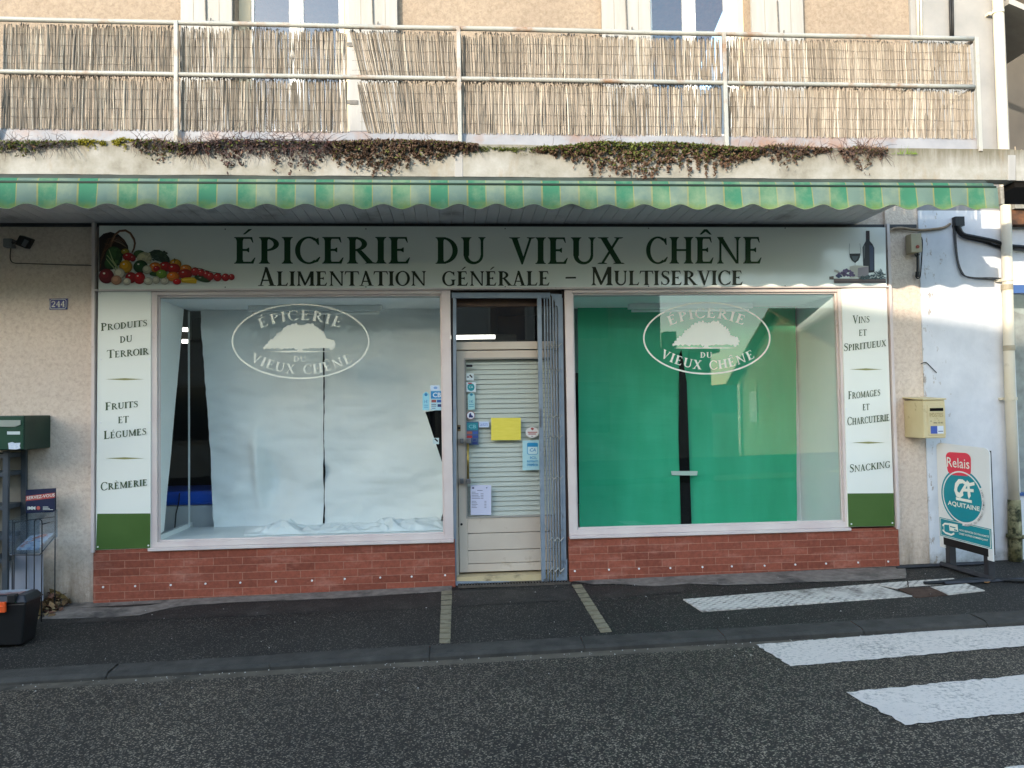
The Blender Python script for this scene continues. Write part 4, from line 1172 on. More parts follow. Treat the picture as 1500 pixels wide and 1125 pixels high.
# fluorescent battens in the display ceilings, and lit tubes in the shop
def batten(px0, px1, py, label):
    o = thing('strip_light', label, 'light', P((px0 + px1) / 2, py, .55), 'strip lights over the window displays')
    a, c = P(px0, py, .55), P(px1, py, .55)
    zc = ZG1 - .022
    b = MB(); b.box(a.x, .50, zc - .05, c.x, .58, zc); b.build('housing', M_display, o, bevel=.004)
    b = MB(); b.tube([(a.x + .03, .54, zc - .068), (c.x - .03, .54, zc - .068)], .013, 10); b.build('tube', mat('tube_off', (225, 228, 226), None, rough=.3), o, smooth=True)
batten(365, 560, 440, 'unlit strip light at the top of the left window display')
batten(920, 1100, 438, 'unlit strip light at the top of the right window display')
M_lit = emit('lit_tube', (1.0, .95, .85), 1.6)
def litlamp(a, c, label):
    o = thing('ceiling_tube', label, 'lamp', a, 'lit tubes inside the shop')
    b = MB(); b.tube([a, c], .022, 8); b.build('tube', M_lit, o)
    b = MB(); b.box(min(a.x, c.x) - .03, a.y - .05, a.z + .024, max(a.x, c.x) + .03, a.y + .05, 2.999 if a.z < 2.97 else a.z + .04); b.build('housing', M_room, o)
litlamp(P(640, 494.5, 2.4), P(725, 493.5, 2.4), 'lit ceiling tube seen through the glass over the door')
litlamp(P(268, 483, 2.6), P(275, 483, 2.6), 'upper lit tube seen in the gap of the left window')
litlamp(P(267, 500, 2.9), P(275, 500, 2.9), 'lower lit tube seen in the gap of the left window')
b = MB(); b.box(.0, 2.9, .085, .80, 3.4, 2.5)
tag(b.build('shop_cabinet', mat('cabinet_grey', (84, 88, 82), (74, 78, 74), 2, .6), bevel=.02), 'tall grey cabinet seen dimly through the glass above the door', 'cabinet')

# ---- stickers and papers on the glass and door
def sticker(name, quad, Y, bgc, layers, label, cat='sticker', lift=.0006, rough=.4, group=None):
    """layers: (polys, colour)"""
    ps, cs = [quad], [lin(bgc)]
    for pl, c in layers:
        for p in pl: ps.append(p); cs.append(lin(c))
    o = lay(name, ps, flat(Y), FRONT, M_attr, lift=lift, step=.00002, cols=cs)
    return tag(o, label, cat, group)
YP2 = y0 + .0115
Yg_ = .0215
R_ = rectp
BL, WH, TQ, CY, NV, RD = (40, 120, 170), (214, 222, 226), (20, 140, 150), (150, 205, 220), (36, 48, 104), (170, 54, 54)
sticker('card_sticker', R_(631, 572, 648.5, 601), Yg_, (170, 205, 216), [([R_(631, 573, 648, 584)], (40, 130, 186)), (sans('CB', 634, 575, 646, 582, bold=.02), WH), ([R_(632, 585.5, 639, 589.5)], (150, 80, 80)), ([R_(640, 585.5, 648, 589.5)], (44, 90, 160)), ([R_(632, 592, 639, 593.2), R_(632, 594.5, 639, 595.5), R_(633, 597.5, 638, 598.5)], (90, 104, 130)), ([R_(641, 592, 647, 596)], (40, 60, 110))], 'bank card sticker marked CB at the right edge of the left window')
sticker('price_sticker', [(619, 577), (624, 573.5), (629, 577), (629, 601), (619, 601)], Yg_, CY, [([ell(624, 578, 2.4, 2.4, 10)], (40, 120, 170)), (sans('1€', 621.5, 586, 626.5, 590.5), (40, 120, 170)), ([R_(621, 593, 627.5, 594), R_(621, 596, 627.5, 597)], (80, 150, 190))], 'slim pale blue tag sticker left of the card sticker on the glass')
sticker('small_sticker', R_(630.5, 564.5, 644, 572), Yg_, (196, 214, 232), [([ell(638, 568, 3, 2, 12)], (120, 160, 210))], 'small pale blue sticker just above the card sticker on the left window')
sticker('camera_sticker', R_(634, 641.5, 643, 650.5), Yg_ - .0005, (196, 214, 216), [([[(636, 643), (638, 642), (642, 646), (640.5, 647.5)]], (20, 22, 26))], 'tiny camera warning sticker on the left window by the torn paper')
sticker('camera_sticker', R_(683, 547, 694, 557.5), YP2, (200, 212, 214), [([[(687, 549.5), (689, 548.5), (692.5, 552.5), (691, 553.8)], R_(684, 551.5, 687, 553)], (24, 26, 30))], 'square camera warning sticker at the top left of the door glass')
sticker('relay_sticker', R_(683, 559.5, 697, 574), YP2, (206, 218, 222), [([ell(690, 567.2, 5.4, 5.6, 20)], TQ), ([R_(685.5, 560.5, 691, 562.5)], RD), (sans('CA', 687, 565, 693, 568.5), WH)], 'square white sticker with turquoise disc on the door glass')
sticker('price_sticker', [(685.5, 578), (690.5, 574.8), (695.5, 578), (695.5, 600), (685.5, 600)], YP2, (160, 205, 206), [([ell(690.5, 578, 2.2, 2.2, 10)], (30, 120, 150)), (sans('1€', 688, 586, 693, 590), (40, 120, 160)), ([R_(687, 592, 694, 593), R_(687, 595, 694, 596)], (80, 150, 180))], 'slim pale tag sticker below the turquoise disc on the door')
sticker('round_sticker', ell(689.5, 608.5, 6.2, 6.2, 24), YP2, (150, 96, 96), [([ell(689.5, 608.5, 5.3, 5.3, 24)], (220, 224, 230)), ([[(686.5, 611.5), (687.5, 606), (690, 604.5), (690.5, 608), (693, 609.5), (692.5, 611.8)]], NV)], 'round white sticker with a dark blue dog mark on the door')
sticker('card_sticker', R_(683, 617.5, 701, 652), YP2, (70, 90, 120), [([R_(684, 619, 700, 630)], (40, 128, 140)), (sans('CB', 686.5, 622, 697.5, 627.5, bold=.02), (120, 180, 190)), ([R_(684, 632, 691.5, 636)], (160, 96, 80)), ([R_(692.5, 632, 700, 636)], (60, 90, 160)), ([R_(684, 638, 691.5, 641.5)], RD), ([R_(692.5, 638, 700, 641.5)], (50, 74, 140)), ([R_(693, 643, 697, 646), R_(692, 647.5, 699, 650.5)], (44, 60, 120))], 'blue bank card sticker behind the pull handle of the door')
sticker('opening_sticker', R_(702, 617.5, 716, 626), YP2, (196, 210, 232), [(sans('LA POSTE', 703.5, 620, 714.5, 624), (60, 100, 180))], 'small white sticker with blue writing beside the yellow notice')
b = MB()
yq = [P(719.5, 612, y0 - .001), P(763, 612, y0 - .003), P(763, 644.5, y0 - .002), P(719.5, 645, y0 - .001)]
b.prism(yq, (0, .0012, 0))
tag(b.build('yellow_notice', mat('yellow_paper', (222, 206, 84), (230, 214, 96), 9, .8, spec=.1, cs=(1, 1, 6))), 'yellow paper notice taped on the middle of the door glass', 'notice')
sticker('oval_sticker', ell(779.5, 633.5, 9.6, 8, 24), YP2, (222, 220, 216), [([[(777, 628), (779.5, 626), (782.5, 628), (780, 630.5)]], (170, 80, 70)), ([R_(773, 632.5, 787, 634), R_(774, 635, 785, 636.5)], (176, 96, 92)), ([R_(778, 638.5, 781, 639.5)], (120, 90, 100))], 'oval white sticker with red writing beside the grille')
sticker('withdrawal_sticker', [(765.5, 645.5), (791, 644.5), (792, 688), (765.5, 689)], YP2 - .0008, (172, 212, 218), [([[(772, 649.5), (774, 648.5), (786, 648.5), (788, 649.5), (788, 654), (772, 654)]], (40, 140, 190)), ([[(772, 654), (788, 654), (788, 664), (786, 666), (774, 666), (772, 664)]], (60, 152, 196)), ([[(773, 654.5), (787.3, 654.5), (787.3, 663.5), (785.5, 665.2), (774.5, 665.2), (773, 663.5)]], (196, 224, 228)), (sans('CA', 775.5, 656.5, 785, 661.5, bold=.015, skew=1), (30, 130, 186)), (sans('ICI,', 776.5, 668.5, 786, 672.8, bold=.02), (36, 136, 190)), (sans('RETRAITS', 772, 674, 788.5, 677.2, bold=.02), (36, 136, 190)), (sans("D'ESPÈCES", 772, 678.4, 788.5, 682.6, bold=.02), (36, 136, 190))], 'pale blue cash withdrawal sticker on the door beside the grille')
hrs = []
for k, (w_, w2) in enumerate(((9, 0), (16, 7), (16, 7), (19, 7), (20, 7))): 
    hrs.append(R_(691, 720.5 + k * 2.3, 691 + w_ * .62, 721.4 + k * 2.3))
    if w2: hrs.append(R_(704, 720.5 + k * 2.3, 704 + w2 * .6, 721.4 + k * 2.3))
for k in range(5):
    hrs.append(R_(691, 733.8 + k * 2.3, 691 + (6 + k % 3) * 1.1, 734.7 + k * 2.3)); hrs.append(R_(709.5, 733.8 + k * 2.3, 712.5, 734.7 + k * 2.3))
o = sticker('paper_notice', R_(689.5, 710.5, 719.5, 754.5), y0 + .0035, (200, 202, 222), [(hrs, (130, 132, 150)), ([R_(691.5, 713.5, 694.5, 716), ell(713, 714.5, 1, 1, 8)], (90, 92, 120)), ([R_(699, 718, 707, 718.9)], (110, 112, 130))], 'white printed sheet at the lower left of the door glass', 'notice')

# ------------------------------------------------------------------ awning
YA = -1.42
bounds = [54, 115, 174, 232, 292, 350, 408, 464, 521, 577, 633, 688, 743, 797, 850, 903, 957, 1008, 1062, 1112, 1163, 1215, 1266, 1316, 1368, 1417]
X0 = P(54, 290, YA).x; X1 = P(1417, 290, YA).x; PER = (X1 - X0) / 25
XA1 = P(1462, 300, YA).x
def awn(name='awning_stripes', moss=True):
    t = newmat(name); co = coords(t)
    sx = t.new('ShaderNodeSeparateXYZ'); t.link(co, sx.inputs[0])
    m = t.new('ShaderNodeMath', operation='MULTIPLY_ADD'); t.link(sx.outputs[0], m.inputs[0]); m.inputs[1].default_value = 1 / PER; m.inputs[2].default_value = -X0 / PER + 40
    fr = t.new('ShaderNodeMath', operation='FRACT'); t.link(m.outputs[0], fr.inputs[0])
    r = t.new('ShaderNodeValToRGB'); r.color_ramp.interpolation = 'CONSTANT'
    gc, pc, yc = lin((60, 116, 92)), lin((101, 123, 114)), lin((126, 130, 90))
    e = r.color_ramp.elements
    st = [(0, yc), (.03, gc), (.485, yc), (.515, pc), (.985, yc)]
    while len(e) < len(st): e.new(.5)
    for i, (p, c) in enumerate(st): e[i].position = p; e[i].color = c
    t.link(fr.outputs[0], r.inputs[0])
    c = r.outputs[0]
    n1 = nz(t, coords(t, (3, 3, 3)), 1.3, 6, .65)
    c = mixc(t, ramp(t, n1, [(.45, (0, 0, 0, 1)), (.75, (.55, .55, .55, 1))]), c, lin((150, 160, 130)))
    # algae along the hem
    zz_ = P(700, 305, YA).z
    mr = t.new('ShaderNodeMapRange'); mr.inputs['From Min'].default_value = zz_ + .13; mr.inputs['From Max'].default_value = zz_ - .02
    t.link(sx.outputs[2], mr.inputs[0])
    n2 = nz(t, coords(t, (4, 4, 6)), 1.4, 7, .7)
    m2 = t.new('ShaderNodeMath', operation='MULTIPLY'); t.link(mr.outputs[0], m2.inputs[0]); t.link(n2, m2.inputs[1])
    k = ramp(t, m2.outputs[0], [(.24, (0, 0, 0, 1)), (.6, (.85, .85, .85, 1))])
    c = mixc(t, k, c, lin((112, 124, 44)))
    t.link(c, t.b.inputs['Base Color']); t.b.inputs['Roughness'].default_value = .8; t.b.inputs['Specular IOR Level'].default_value = .15
    bump(t, nz(t, co, 14, 4), .25, .01)
    # thin cloth: some light comes through
    tl = t.new('ShaderNodeBsdfTranslucent'); t.link(c, tl.inputs[0])
    mx = t.new('ShaderNodeMixShader'); mx.inputs[0].default_value = .22
    t.link(t.b.outputs[0], mx.inputs[1]); t.link(tl.outputs[0], mx.inputs[2]); t.link(mx.outputs[0], t.n['Material Output'].inputs[0])
    MATS[name] = t.m
    return t.m
M_awn = awn()
aw = thing('awning', 'green and pale striped awning with scalloped valance under the balcony', 'awning', (0, YA, P(700, 265, YA).z))
xa0 = -8.6
def zl(px0, px1, py0, py1, Y):
    a = P(px0, py0, Y); c = P(px1, py1, Y)
    return lambda x: a.z + (c.z - a.z) * (x - a.x) / (c.x - a.x)
z_vt = zl(0, 1462, 267.5, 275, YA); z_vb = zl(0, 1462, 303.5, 305, YA); z_roll = zl(0, 1462, 263.8, 271.5, YA)
b = MB(); nx, nzv = 620, 7; v = []
for i in range(nx + 1):
    x = xa0 + (XA1 - xa0) * i / nx
    ph = (x - X0) / PER
    sc = math.cos(2 * math.pi * (ph - .30))
    zb_ = z_vb(x) + .006 - .017 * sc
    if abs(x - XA1) < PER * .6: zb_ = z_vb(x) - .004
    for j in range(nzv + 1):
        f = j / nzv; z = z_vt(x) + (zb_ - z_vt(x)) * f
        wv = (.010 * math.sin(2 * math.pi * (ph * 1.0 + .1)) + noise.noise((x * 3.1, 0, f * .7)) * .012 + noise.noise((x * 11, 4, f * 2)) * .004) * f
        v.append((x, YA + wv - .012 * f, z))
n = nzv + 1
b.idx(v, [(i * n + j, (i + 1) * n + j, (i + 1) * n + j + 1, i * n + j + 1) for i in range(nx) for j in range(nzv)])
val = b.build('valance', M_awn, aw, smooth=True)
b = MB(); pts = []
for i in range(nx + 1):
    pts.append(Vector(v[i * n + nzv]) + Vector((0, -.001, -.001)))
b.tube(pts, .0025, 5); b.build('hem_piping', mat('hem', (112, 126, 104), (96, 108, 76), 4, .7), val)
b = MB(); pts = [(x_, YA + .035, z_roll(x_) + .0) for x_ in [xa0 + (XA1 - .02 - xa0) * i / 40 for i in range(41)]]
b.tube(pts, .026, 14); b.build('roll', M_awn, aw, smooth=True)
b = MB(); pts = [(x_, YA + .006, z_vt(x_) + .006) for x_ in [xa0 + (XA1 - .01 - xa0) * i / 40 for i in range(41)]]
b.tube(pts, .011, 8); b.build('front_bar', mat('bar_green', (30, 52, 40), (24, 40, 32), 6, .5), aw)
b = MB(); 
for i in range(40):
    xa_, xb_ = xa0 + (XB - xa0) * i / 40, xa0 + (XB - xa0) * (i + 1) / 40
    b.box(xa_, YF + .0, ZF0 - .012, xb_, YF + .13, ZF0 - .003)
b.build('cassette', mat('dark_cassette', (40, 42, 40), (30, 32, 30), 4, .6), aw)
b = MB(); n_ = 60; v = []
for i in range(n_ + 1):
    x_ = -8.6 + (XA1 - .02 + 8.6) * i / n_; d_ = noise.noise((x_ * 2, 8, 0)) * .004
    v += [(x_, YA + .05, z_roll(x_) + .015), (x_, YF - .004 + d_, ZF0 - .006), (x_, YF + .12, ZF0 - .004)]
b.idx(v, [f for i in range(n_) for f in ((i * 3, i * 3 + 3, i * 3 + 4, i * 3 + 1), (i * 3 + 1, i * 3 + 4, i * 3 + 5, i * 3 + 2))])
b.build('light_block_strip', mat('light_block_strip', (60, 70, 62), (44, 50, 46), 6, .7), aw)  # added strip that blocks sun leaking between the roll and the slab
for xx in (-2.9, .0, 2.2, 3.55):
    b = MB(); b.tube([(xx, YA + .03, z_roll(xx)), (xx, YF + .3, ZS + .03)], .014, 6); b.build('bracket', MATS['dark_cassette'], aw)
b = MB(); p = P(1466, 290, YA + .02); b.box(p.x - .015, YA + .0, p.z - .05, p.x + .012, YA + .06, p.z + .08); b.build('end_plate', mat('end_plate', (150, 146, 136), (110, 104, 92), 20, .6), aw)

# ------------------------------------------------------------------ balcony railing, kick sheet, reeds
YR = -1.30
rl = thing('balcony_railing', 'rust stained white tube railing along the balcony edge', 'railing', (.4, YR, 3.45))
zr1 = lambda x: P(700, 42, YR).z - .002 + .0025 * math.sin(x * 2)
ZR1 = P(672, 42, YR).z; ZR2 = P(672, 115.5, YR).z; ZK1 = 3.548
XP = [P(px, 110, YR).x for px in (-4, 259, 672.5, 1061, 1430)]
XP = [XP[0] - 2.1] + XP
b = MB(); b.tube([(x_, YR - .002, ZR1 + noise.noise((x_, 0, 0)) * .004) for x_ in [XP[0] + (XP[-1] - XP[0]) * i / 30 for i in range(31)]], .017, 10); b.build('top_rail', M_rail, rl, smooth=True)
b = MB(); b.tube([(x_, YR - .002, ZR2 + noise.noise((x_, 7, 0)) * .004) for x_ in [XP[0] + (XP[-1] - .02 - XP[0]) * i / 30 for i in range(31)]], .016, 10); b.build('mid_rail', M_rail, rl, smooth=True)
for i, x_ in enumerate(XP):
    b = MB(); b.box(x_ - .014, YR - .024, ZF1 - .02, x_ + .014, YR + .004, ZR1 + .008)
    if i == len(XP) - 1: b.box(x_ + .016, YR - .01, ZF1, x_ + .022, YR + .0, ZR1 - .03)
    b.build('post', M_rail, rl, bevel=.003)
b = MB(); nx = 120; v = []
for i in range(nx + 1):
    x_ = XP[0] + (XP[-1] + .012 - XP[0]) * i / nx; d = noise.noise((x_ * 1.6, 2, 0)) * .006
    v += [(x_, YR + .035 + d, ZK1 + d * .6), (x_, YR + .028 + d, ZK1 - .02), (x_, YR + .012 + d * .5, ZF1 + .004), (x_, YR + .05, ZF1 + .004), (x_, YR + .06, ZK1)]
b.idx(v, [f for i in range(nx) for f in ((i * 5, i * 5 + 1, i * 5 + 6, i * 5 + 5), (i * 5 + 1, i * 5 + 2, i * 5 + 7, i * 5 + 6), (i * 5 + 4, i * 5, i * 5 + 5, i * 5 + 9), (i * 5 + 3, i * 5 + 4, i * 5 + 9, i * 5 + 8))] + [(4, 3, 2, 1, 0), tuple(nx * 5 + q for q in range(5))])
b.build('kick_sheet', M_sheet, rl)
b = MB()
b.tube([(XP[-1], YR, ZR1), (XP[-1], 0, ZR1)], .017, 8); b.tube([(XP[-1], YR, ZR2), (XP[-1], 0, ZR2)], .016, 8); b.box(XP[-1] - .006, YR + .06, ZF1, XP[-1] + .006, -.0, ZK1)
b.build('side_rail', M_rail, rl)

def reed_strip(x0, x1, zt, zb, lean, seed, slant=None, dens=1.0, skip=None):
    rr = random.Random(seed); b = MB(); n = int((x1 - x0) / .0066 * dens)
    for layer in range(2):
        for k in range(n if layer == 0 else int(n * .95)):
            xx = x0 + (x1 - x0) * (k + rr.random()) / (n if layer == 0 else int(n * .95))
            r = rr.uniform(.0022, .0054)
            dt = xx + lean + rr.gauss(0, .006); db = xx + rr.gauss(0, .006)
            if slant: db += slant * (1 - min(1, (xx - x0) / .5)); 
            t0 = zt + rr.uniform(-.03, .012) + .02 * noise.noise((xx * 4, seed, 0)); b0 = zb + rr.uniform(-.004, .004)
            y_ = YR + .028 + layer * .012 + rr.uniform(-.004, .006)
            g = rr.random(); k_ = rr.uniform(.6, 1.12) * (1 + .22 * noise.noise((xx * 3.3, seed + 2, 1)))
            if rr.random() < .07: k_ *= .6
            c = (.27 + .12 * g, .23 + .11 * g, .182 + .10 * g)
            if rr.random() < .16: c = (.50, .45, .37)
            b.col = (c[0] * k_, c[1] * k_, c[2] * k_, 1)
            pts = []
            for q in range(4):
                f = q / 3; pts.append((dt + (db - dt) * f + rr.gauss(0, .0022), y_ + rr.gauss(0, .002), t0 + (b0 - t0) * f))
            b.tube(pts, [r * .75, r, r, r * .9], 4, cap=True)
    # binding wires
    b.col = (.16, .14, .12, 1)
    for q in range(1, 5):
        z = zt + (zb - zt) * (q / 5 + rr.uniform(-.03, .03))
        pts = [(x0 + (x1 - x0) * i / 24, YR + .022, z + noise.noise((i * .35, q, seed)) * .012) for i in range(25)]
        b.tube(pts, .0011, 3)
    return b
names = ['leftmost', 'second', 'third', 'rightmost']
labs = ['reed screen in the first railing bay at the left edge of the photo', 'reed screen in the bay with a slanting white slit, left window behind', 'reed screen in the bay between the two middle posts, part of right window behind', 'reed screen in the last railing bay at the balcony end on the right']
for i in range(4):
    xa_, xb_ = XP[i + 1] + .014, XP[i + 2] - .014
    rs = thing('reed_screen', labs[i], 'screen', ((xa_ + xb_) / 2, YR + .03, ZK1), 'dry reed screens tied behind the balcony rails')
    if i == 1:
        xs1 = P(507, 100, YR).x; xs2 = P(515, 100, YR).x
        for st_, (zt, zb, d1, d2) in enumerate(((ZR1 - .018, ZR2 - .005, 0, 0.05), (ZR2 - .014, ZK1 - .012, .05, .125))):
            reed_strip(xa_, xs1, zt, zb, .0, 31 + st_).build('reed_strip', M_reed, rs)
            reed_strip(xs2 + .0 + (.055 if st_ else 0), xb_, zt, zb, -.02, 41 + st_, slant=.055).build('reed_strip', M_reed, rs)
    else:
        reed_strip(xa_, xb_, ZR1 - .018, ZR2 - .005, rnd.uniform(-.01, .01), 51 + i).build('reed_strip', M_reed, rs)
        reed_strip(xa_, xb_, ZR2 - .014, ZK1 - .012, rnd.uniform(-.01, .01), 61 + i).build('reed_strip', M_reed, rs)

# ------------------------------------------------------------------ plants on the balcony edge
def clump(name, label, cat, top, bottom, n, cols, seed, size=(.008, .016), twigs=0, tw_col=(.10, .06, .05, 1), out=.07, group=None, twig_len=.12):
    """leafy mat: top and bottom outlines in picture units at the fascia plane"""
    rr = random.Random(seed); b = MB()
    def itp(prof, px):
        for (a, ya), (c, yc) in zip(prof[:-1], prof[1:]):
            if a <= px <= c: return ya + (yc - ya) * (px - a) / (c - a)
        return prof[-1][1]
    xa_, xb_ = top[0][0], top[-1][0]
    for k in range(n):
        px = rr.uniform(xa_, xb_); yt, yb = itp(top, px), itp(bottom, px)
        rag = .62 + .75 * noise.noise((px * .16, seed * 3.1, 0)) + .5 * noise.noise((px * .5, seed * 1.7, 4))
        f = rr.random() ** 1.35
        if rr.random() < .06: f *= 1.35
        py = yt + (yb - yt) * f * max(.18, min(1.35, rag + .25)) + rr.gauss(0, 1.0)
        if noise.noise((px * .13, py * .16, seed)) < -.10 and f > .12: continue
        Yd = YF - .004 - rr.random() * out * (1 - f * .55) * min(1, (yb - yt) / 14 + .2)
        p = P(px, py, Yd)
        d1 = Vector((rr.gauss(0, 1), rr.gauss(0, 1), rr.gauss(0, 1))).normalized(); d2 = d1.cross(Vector((rr.gauss(0, 1), rr.gauss(0, 1), rr.gauss(0, 1)))).normalized()
        s_ = rr.uniform(*size); c = cols(rr, f, px); b.col = (*c, 1)
        b.face([p - d1 * s_, p + d2 * s_ * .45, p + d1 * s_, p - d2 * s_ * .45])
    b.col = tw_col
    for k in range(twigs):
        px = rr.uniform(xa_, xb_); yt, yb = itp(top, px), itp(bottom, px)
        p = P(px, yt + 2, YF - .02); pts = [p]; d = Vector((rr.gauss(0, .8), -.3 * rr.random(), rr.uniform(-1, .9))).normalized(); L = twig_len * rr.uniform(.3, 1)
        for q in range(4):
            d = (d + Vector((rr.gauss(0, .35), rr.gauss(0, .2), -.18))).normalized(); pn = pts[-1] + d * L / 4
            pn.y = min(pn.y, YF - .006); pts.append(pn)
        b.tube(pts, [.0022, .002, .0016, .0012, .0008], 3, cap=False)
    o = b.build(name, M_leaf)
    return tag(o, label, cat, group)
def brown(rr, f, px):
    g = rr.random()
    if g < .12 * (1.4 - f): return (.09, .10, .025)
    k = rr.uniform(.6, 1.3)
    return (.105 * k, .066 * k, .046 * k)
def greenbrown(rr, f, px):
    g = rr.random()
    if g < .75 * max(0.0, 1 - f) ** 1.2: k = rr.uniform(.6, 1.2); return (.085 * k, .105 * k, .022 * k)
    k = rr.uniform(.6, 1.3); return (.125 * k, .075 * k, .050 * k)
def moss(rr, f, px): k = rr.uniform(.7, 1.2); return (.22 * k, .20 * k, .015 * k)
def gmoss(rr, f, px): k = rr.uniform(.6, 1.2); return (.09 * k, .11 * k, .02 * k)
PG = 'plants growing along the balcony edge'
clump('sedum_clump', 'dense brown sedum mat hanging over the balcony edge left of the second post', 'plant', [(488, 208), (560, 205), (640, 207), (700, 212)], [(488, 234), (520, 238), (548, 256), (575, 250), (610, 238), (650, 228), (700, 222)], 9000, brown, 1, twigs=60, group=PG)
clump('sedum_clump', 'wide green and brown sedum mat hanging right of the white joint plate', 'plant', [(785, 217), (830, 214), (880, 207), (930, 210), (990, 209), (1050, 214), (1112, 218)], [(785, 220), (830, 230), (870, 246), (910, 250), (948, 258), (985, 246), (1030, 250), (1070, 244), (1112, 228)], 13000, greenbrown, 2, twigs=80, group=PG)
clump('sedum_clump', 'thin brown tuft of sedum hanging below the third railing post', 'plant', [(1112, 216), (1140, 212), (1190, 217), (1220, 218)], [(1112, 226), (1130, 236), (1148, 250), (1164, 238), (1185, 226), (1220, 221)], 1700, brown, 3, twigs=40, group=PG)
clump('dry_creeper', 'small dry creeper with trailing stems near the balcony end', 'plant', [(1228, 219), (1262, 214), (1300, 220)], [(1228, 224), (1250, 240), (1268, 254), (1280, 236), (1300, 224)], 700, brown, 4, twigs=90, group=PG, twig_len=.17)
clump('dry_creeper', 'tangled dry dark creeper on the fascia between first post and brown sedum', 'plant', [(268, 212), (330, 205), (400, 206), (490, 208)], [(268, 222), (300, 226), (335, 242), (372, 226), (400, 240), (440, 248), (470, 236), (490, 230)], 3300, lambda rr, f, px: greenbrown(rr, f + .25, px) if rr.random() < .35 else (.07 * rr.uniform(.6, 1.4), .045, .042), 5, twigs=330, tw_col=(.085, .058, .055, 1), group=PG, twig_len=.2)
clump('dry_creeper', 'wispy dry creeper at the left edge of the balcony fascia', 'plant', [(-20, 207), (40, 208), (110, 207)], [(-20, 214), (25, 232), (60, 216), (110, 212)], 900, lambda rr, f, px: gmoss(rr, f, px) if rr.random() < .6 else brown(rr, f, px), 6, twigs=110, tw_col=(.10, .08, .075, 1), group=PG, twig_len=.15)
clump('dry_creeper', 'sparse creeper twigs between the yellow moss and the first post', 'plant', [(195, 206), (230, 204), (268, 212)], [(195, 214), (232, 232), (268, 224)], 800, lambda rr, f, px: gmoss(rr, f, px) if rr.random() < .3 else brown(rr, f, px), 7, twigs=90, tw_col=(.09, .065, .06, 1), group=PG)
clump('moss_patch', 'elongated yellow moss patch on the balcony edge, farther left of two', 'moss', [(102, 207), (125, 204), (155, 208)], [(102, 213), (125, 216), (155, 213)], 1500, moss, 8, (.004, .008), out=.03, group=PG)
clump('moss_patch', 'bright yellow moss cushion on the balcony edge nearer the first post', 'moss', [(163, 207), (180, 202), (197, 206)], [(163, 212), (182, 217), (197, 211)], 1500, moss, 9, (.004, .008), out=.03, group=PG)
clump('moss_patch', 'thin green moss line between the two big sedum mats', 'moss', [(690, 214), (740, 217), (790, 216)], [(690, 222), (740, 221), (770, 226), (790, 221)], 1500, gmoss, 10, (.004, .008), out=.03, group=PG)
def tuft(label, px0, px1, py, n, L, col, seed):
    rr = random.Random(seed); b = MB()
    for k in range(n):
        p = P(rr.uniform(px0, px1), py, YF - rr.uniform(.0, .03)); d = Vector((rr.gauss(0, .5), -.3, 1)).normalized()
        e = p + d * L * rr.uniform(.15, 1) * math.exp(-(((p.x - P((px0 + px1) / 2, py, YF).x) / (abs(P(px1, py, YF).x - P(px0, py, YF).x) * .38)) ** 2)); s_ = Vector((.002, 0, 0)); k_ = rr.uniform(.7, 1.2); b.col = (col[0] * k_, col[1] * k_, col[2] * k_, 1)
        b.face([p - s_, p + s_, e])
    return tag(b.build('grass_tuft', M_leaf), label, 'grass', PG)
tuft('small bright green grass tuft on the balcony edge near its right end', 1306, 1344, 226, 60, .09, (.15, .24, .03), 3)
tuft('dry pale grass wisps rising behind the thin brown sedum tuft', 1130, 1200, 216, 70, .10, (.30, .20, .13), 5)
tuft('thin dry grass stems fanned on the kick sheet near the balcony end', 1248, 1300, 218, 70, .11, (.30, .19, .12), 6)
tuft('dead grass stems standing against the kick sheet near the first post', 200, 330, 207, 150, .08, (.24, .19, .15), 7)

# ------------------------------------------------------------------ neighbour on the right
nb = thing('neighbour_house', 'white rendered house with blue framed window at the right edge', 'house', (7, .1, 0))
XN0 = XE + .001
XV = P(1481, 560).x; XV2 = 6.3
zv0, zv1 = P(1487, 722).z, P(1487, 430).z
b = MB()
b.box(XN0, -.012, -.6, XV - .02, .25, 3.32)
b.box(XV - .02, -.012, -.6, 12, .25, zv0 - .03); b.box(XV - .02, -.012, zv1 + .08, 12, .25, P(1487, 333).z); b.box(XV2, -.012, zv0 - .03, 12, .25, zv1 + .08)
b.build('wall', M_white, nb)
XU = P(1474, 100).x
b = MB(); b.box(XN0, -.005, 3.32, XU, .27, 6.6); b.build('upper_wall', mat('white_render_sunlit', (132, 133, 134), (146, 146, 146), 2.5, .85, .2, 50, spec=.15), nb)  # same white render, its colour darkened to tone down the direct sun
# recessed loggia above
b = MB(); b.box(XU + .001, 1.4, 3.3, 12, 1.5, 6.6); b.build('loggia_back', mat('loggia_grey', (92, 88, 82), (80, 76, 72), 2, .9), nb)
b = MB(); b.box(XU + .001, .0, 3.3, 12, 1.4, 3.36); b.build('loggia_floor', M_conc, nb)
b = MB(); b.prism([P(1478, 5, -.05), P(1560, 40, -.05), P(1560, 34, -.05), P(1478, -4, -.05)], (0, 1.3, 0)); b.build('loggia_beam', M_shutter, nb)
b = MB(); b.box(XN0 + .1, .0, 6.5, 12, 8.9, 6.6); b.box(11.8, .26, -.6, 12, 8.9, 6.5); b.box(XN0 + .1, 8.7, -.6, 11.8, 8.9, 6.5); b.build('shell', M_roof, nb)
b = MB(); z_ = P(1490, 300).z
b.box(XV, -.14, P(1487, 311).z, 9, .2, P(1487, 272).z); b.build('lintel_beam', M_conc, nb)
b = MB(); b.box(XV, -.1, P(1487, 333).z + .001, 9, .2, P(1487, 311).z - .001); b.build('rusty_beam', mat('rust_brown', (112, 76, 50), (60, 44, 34), 12, .85, .4, 40), nb)
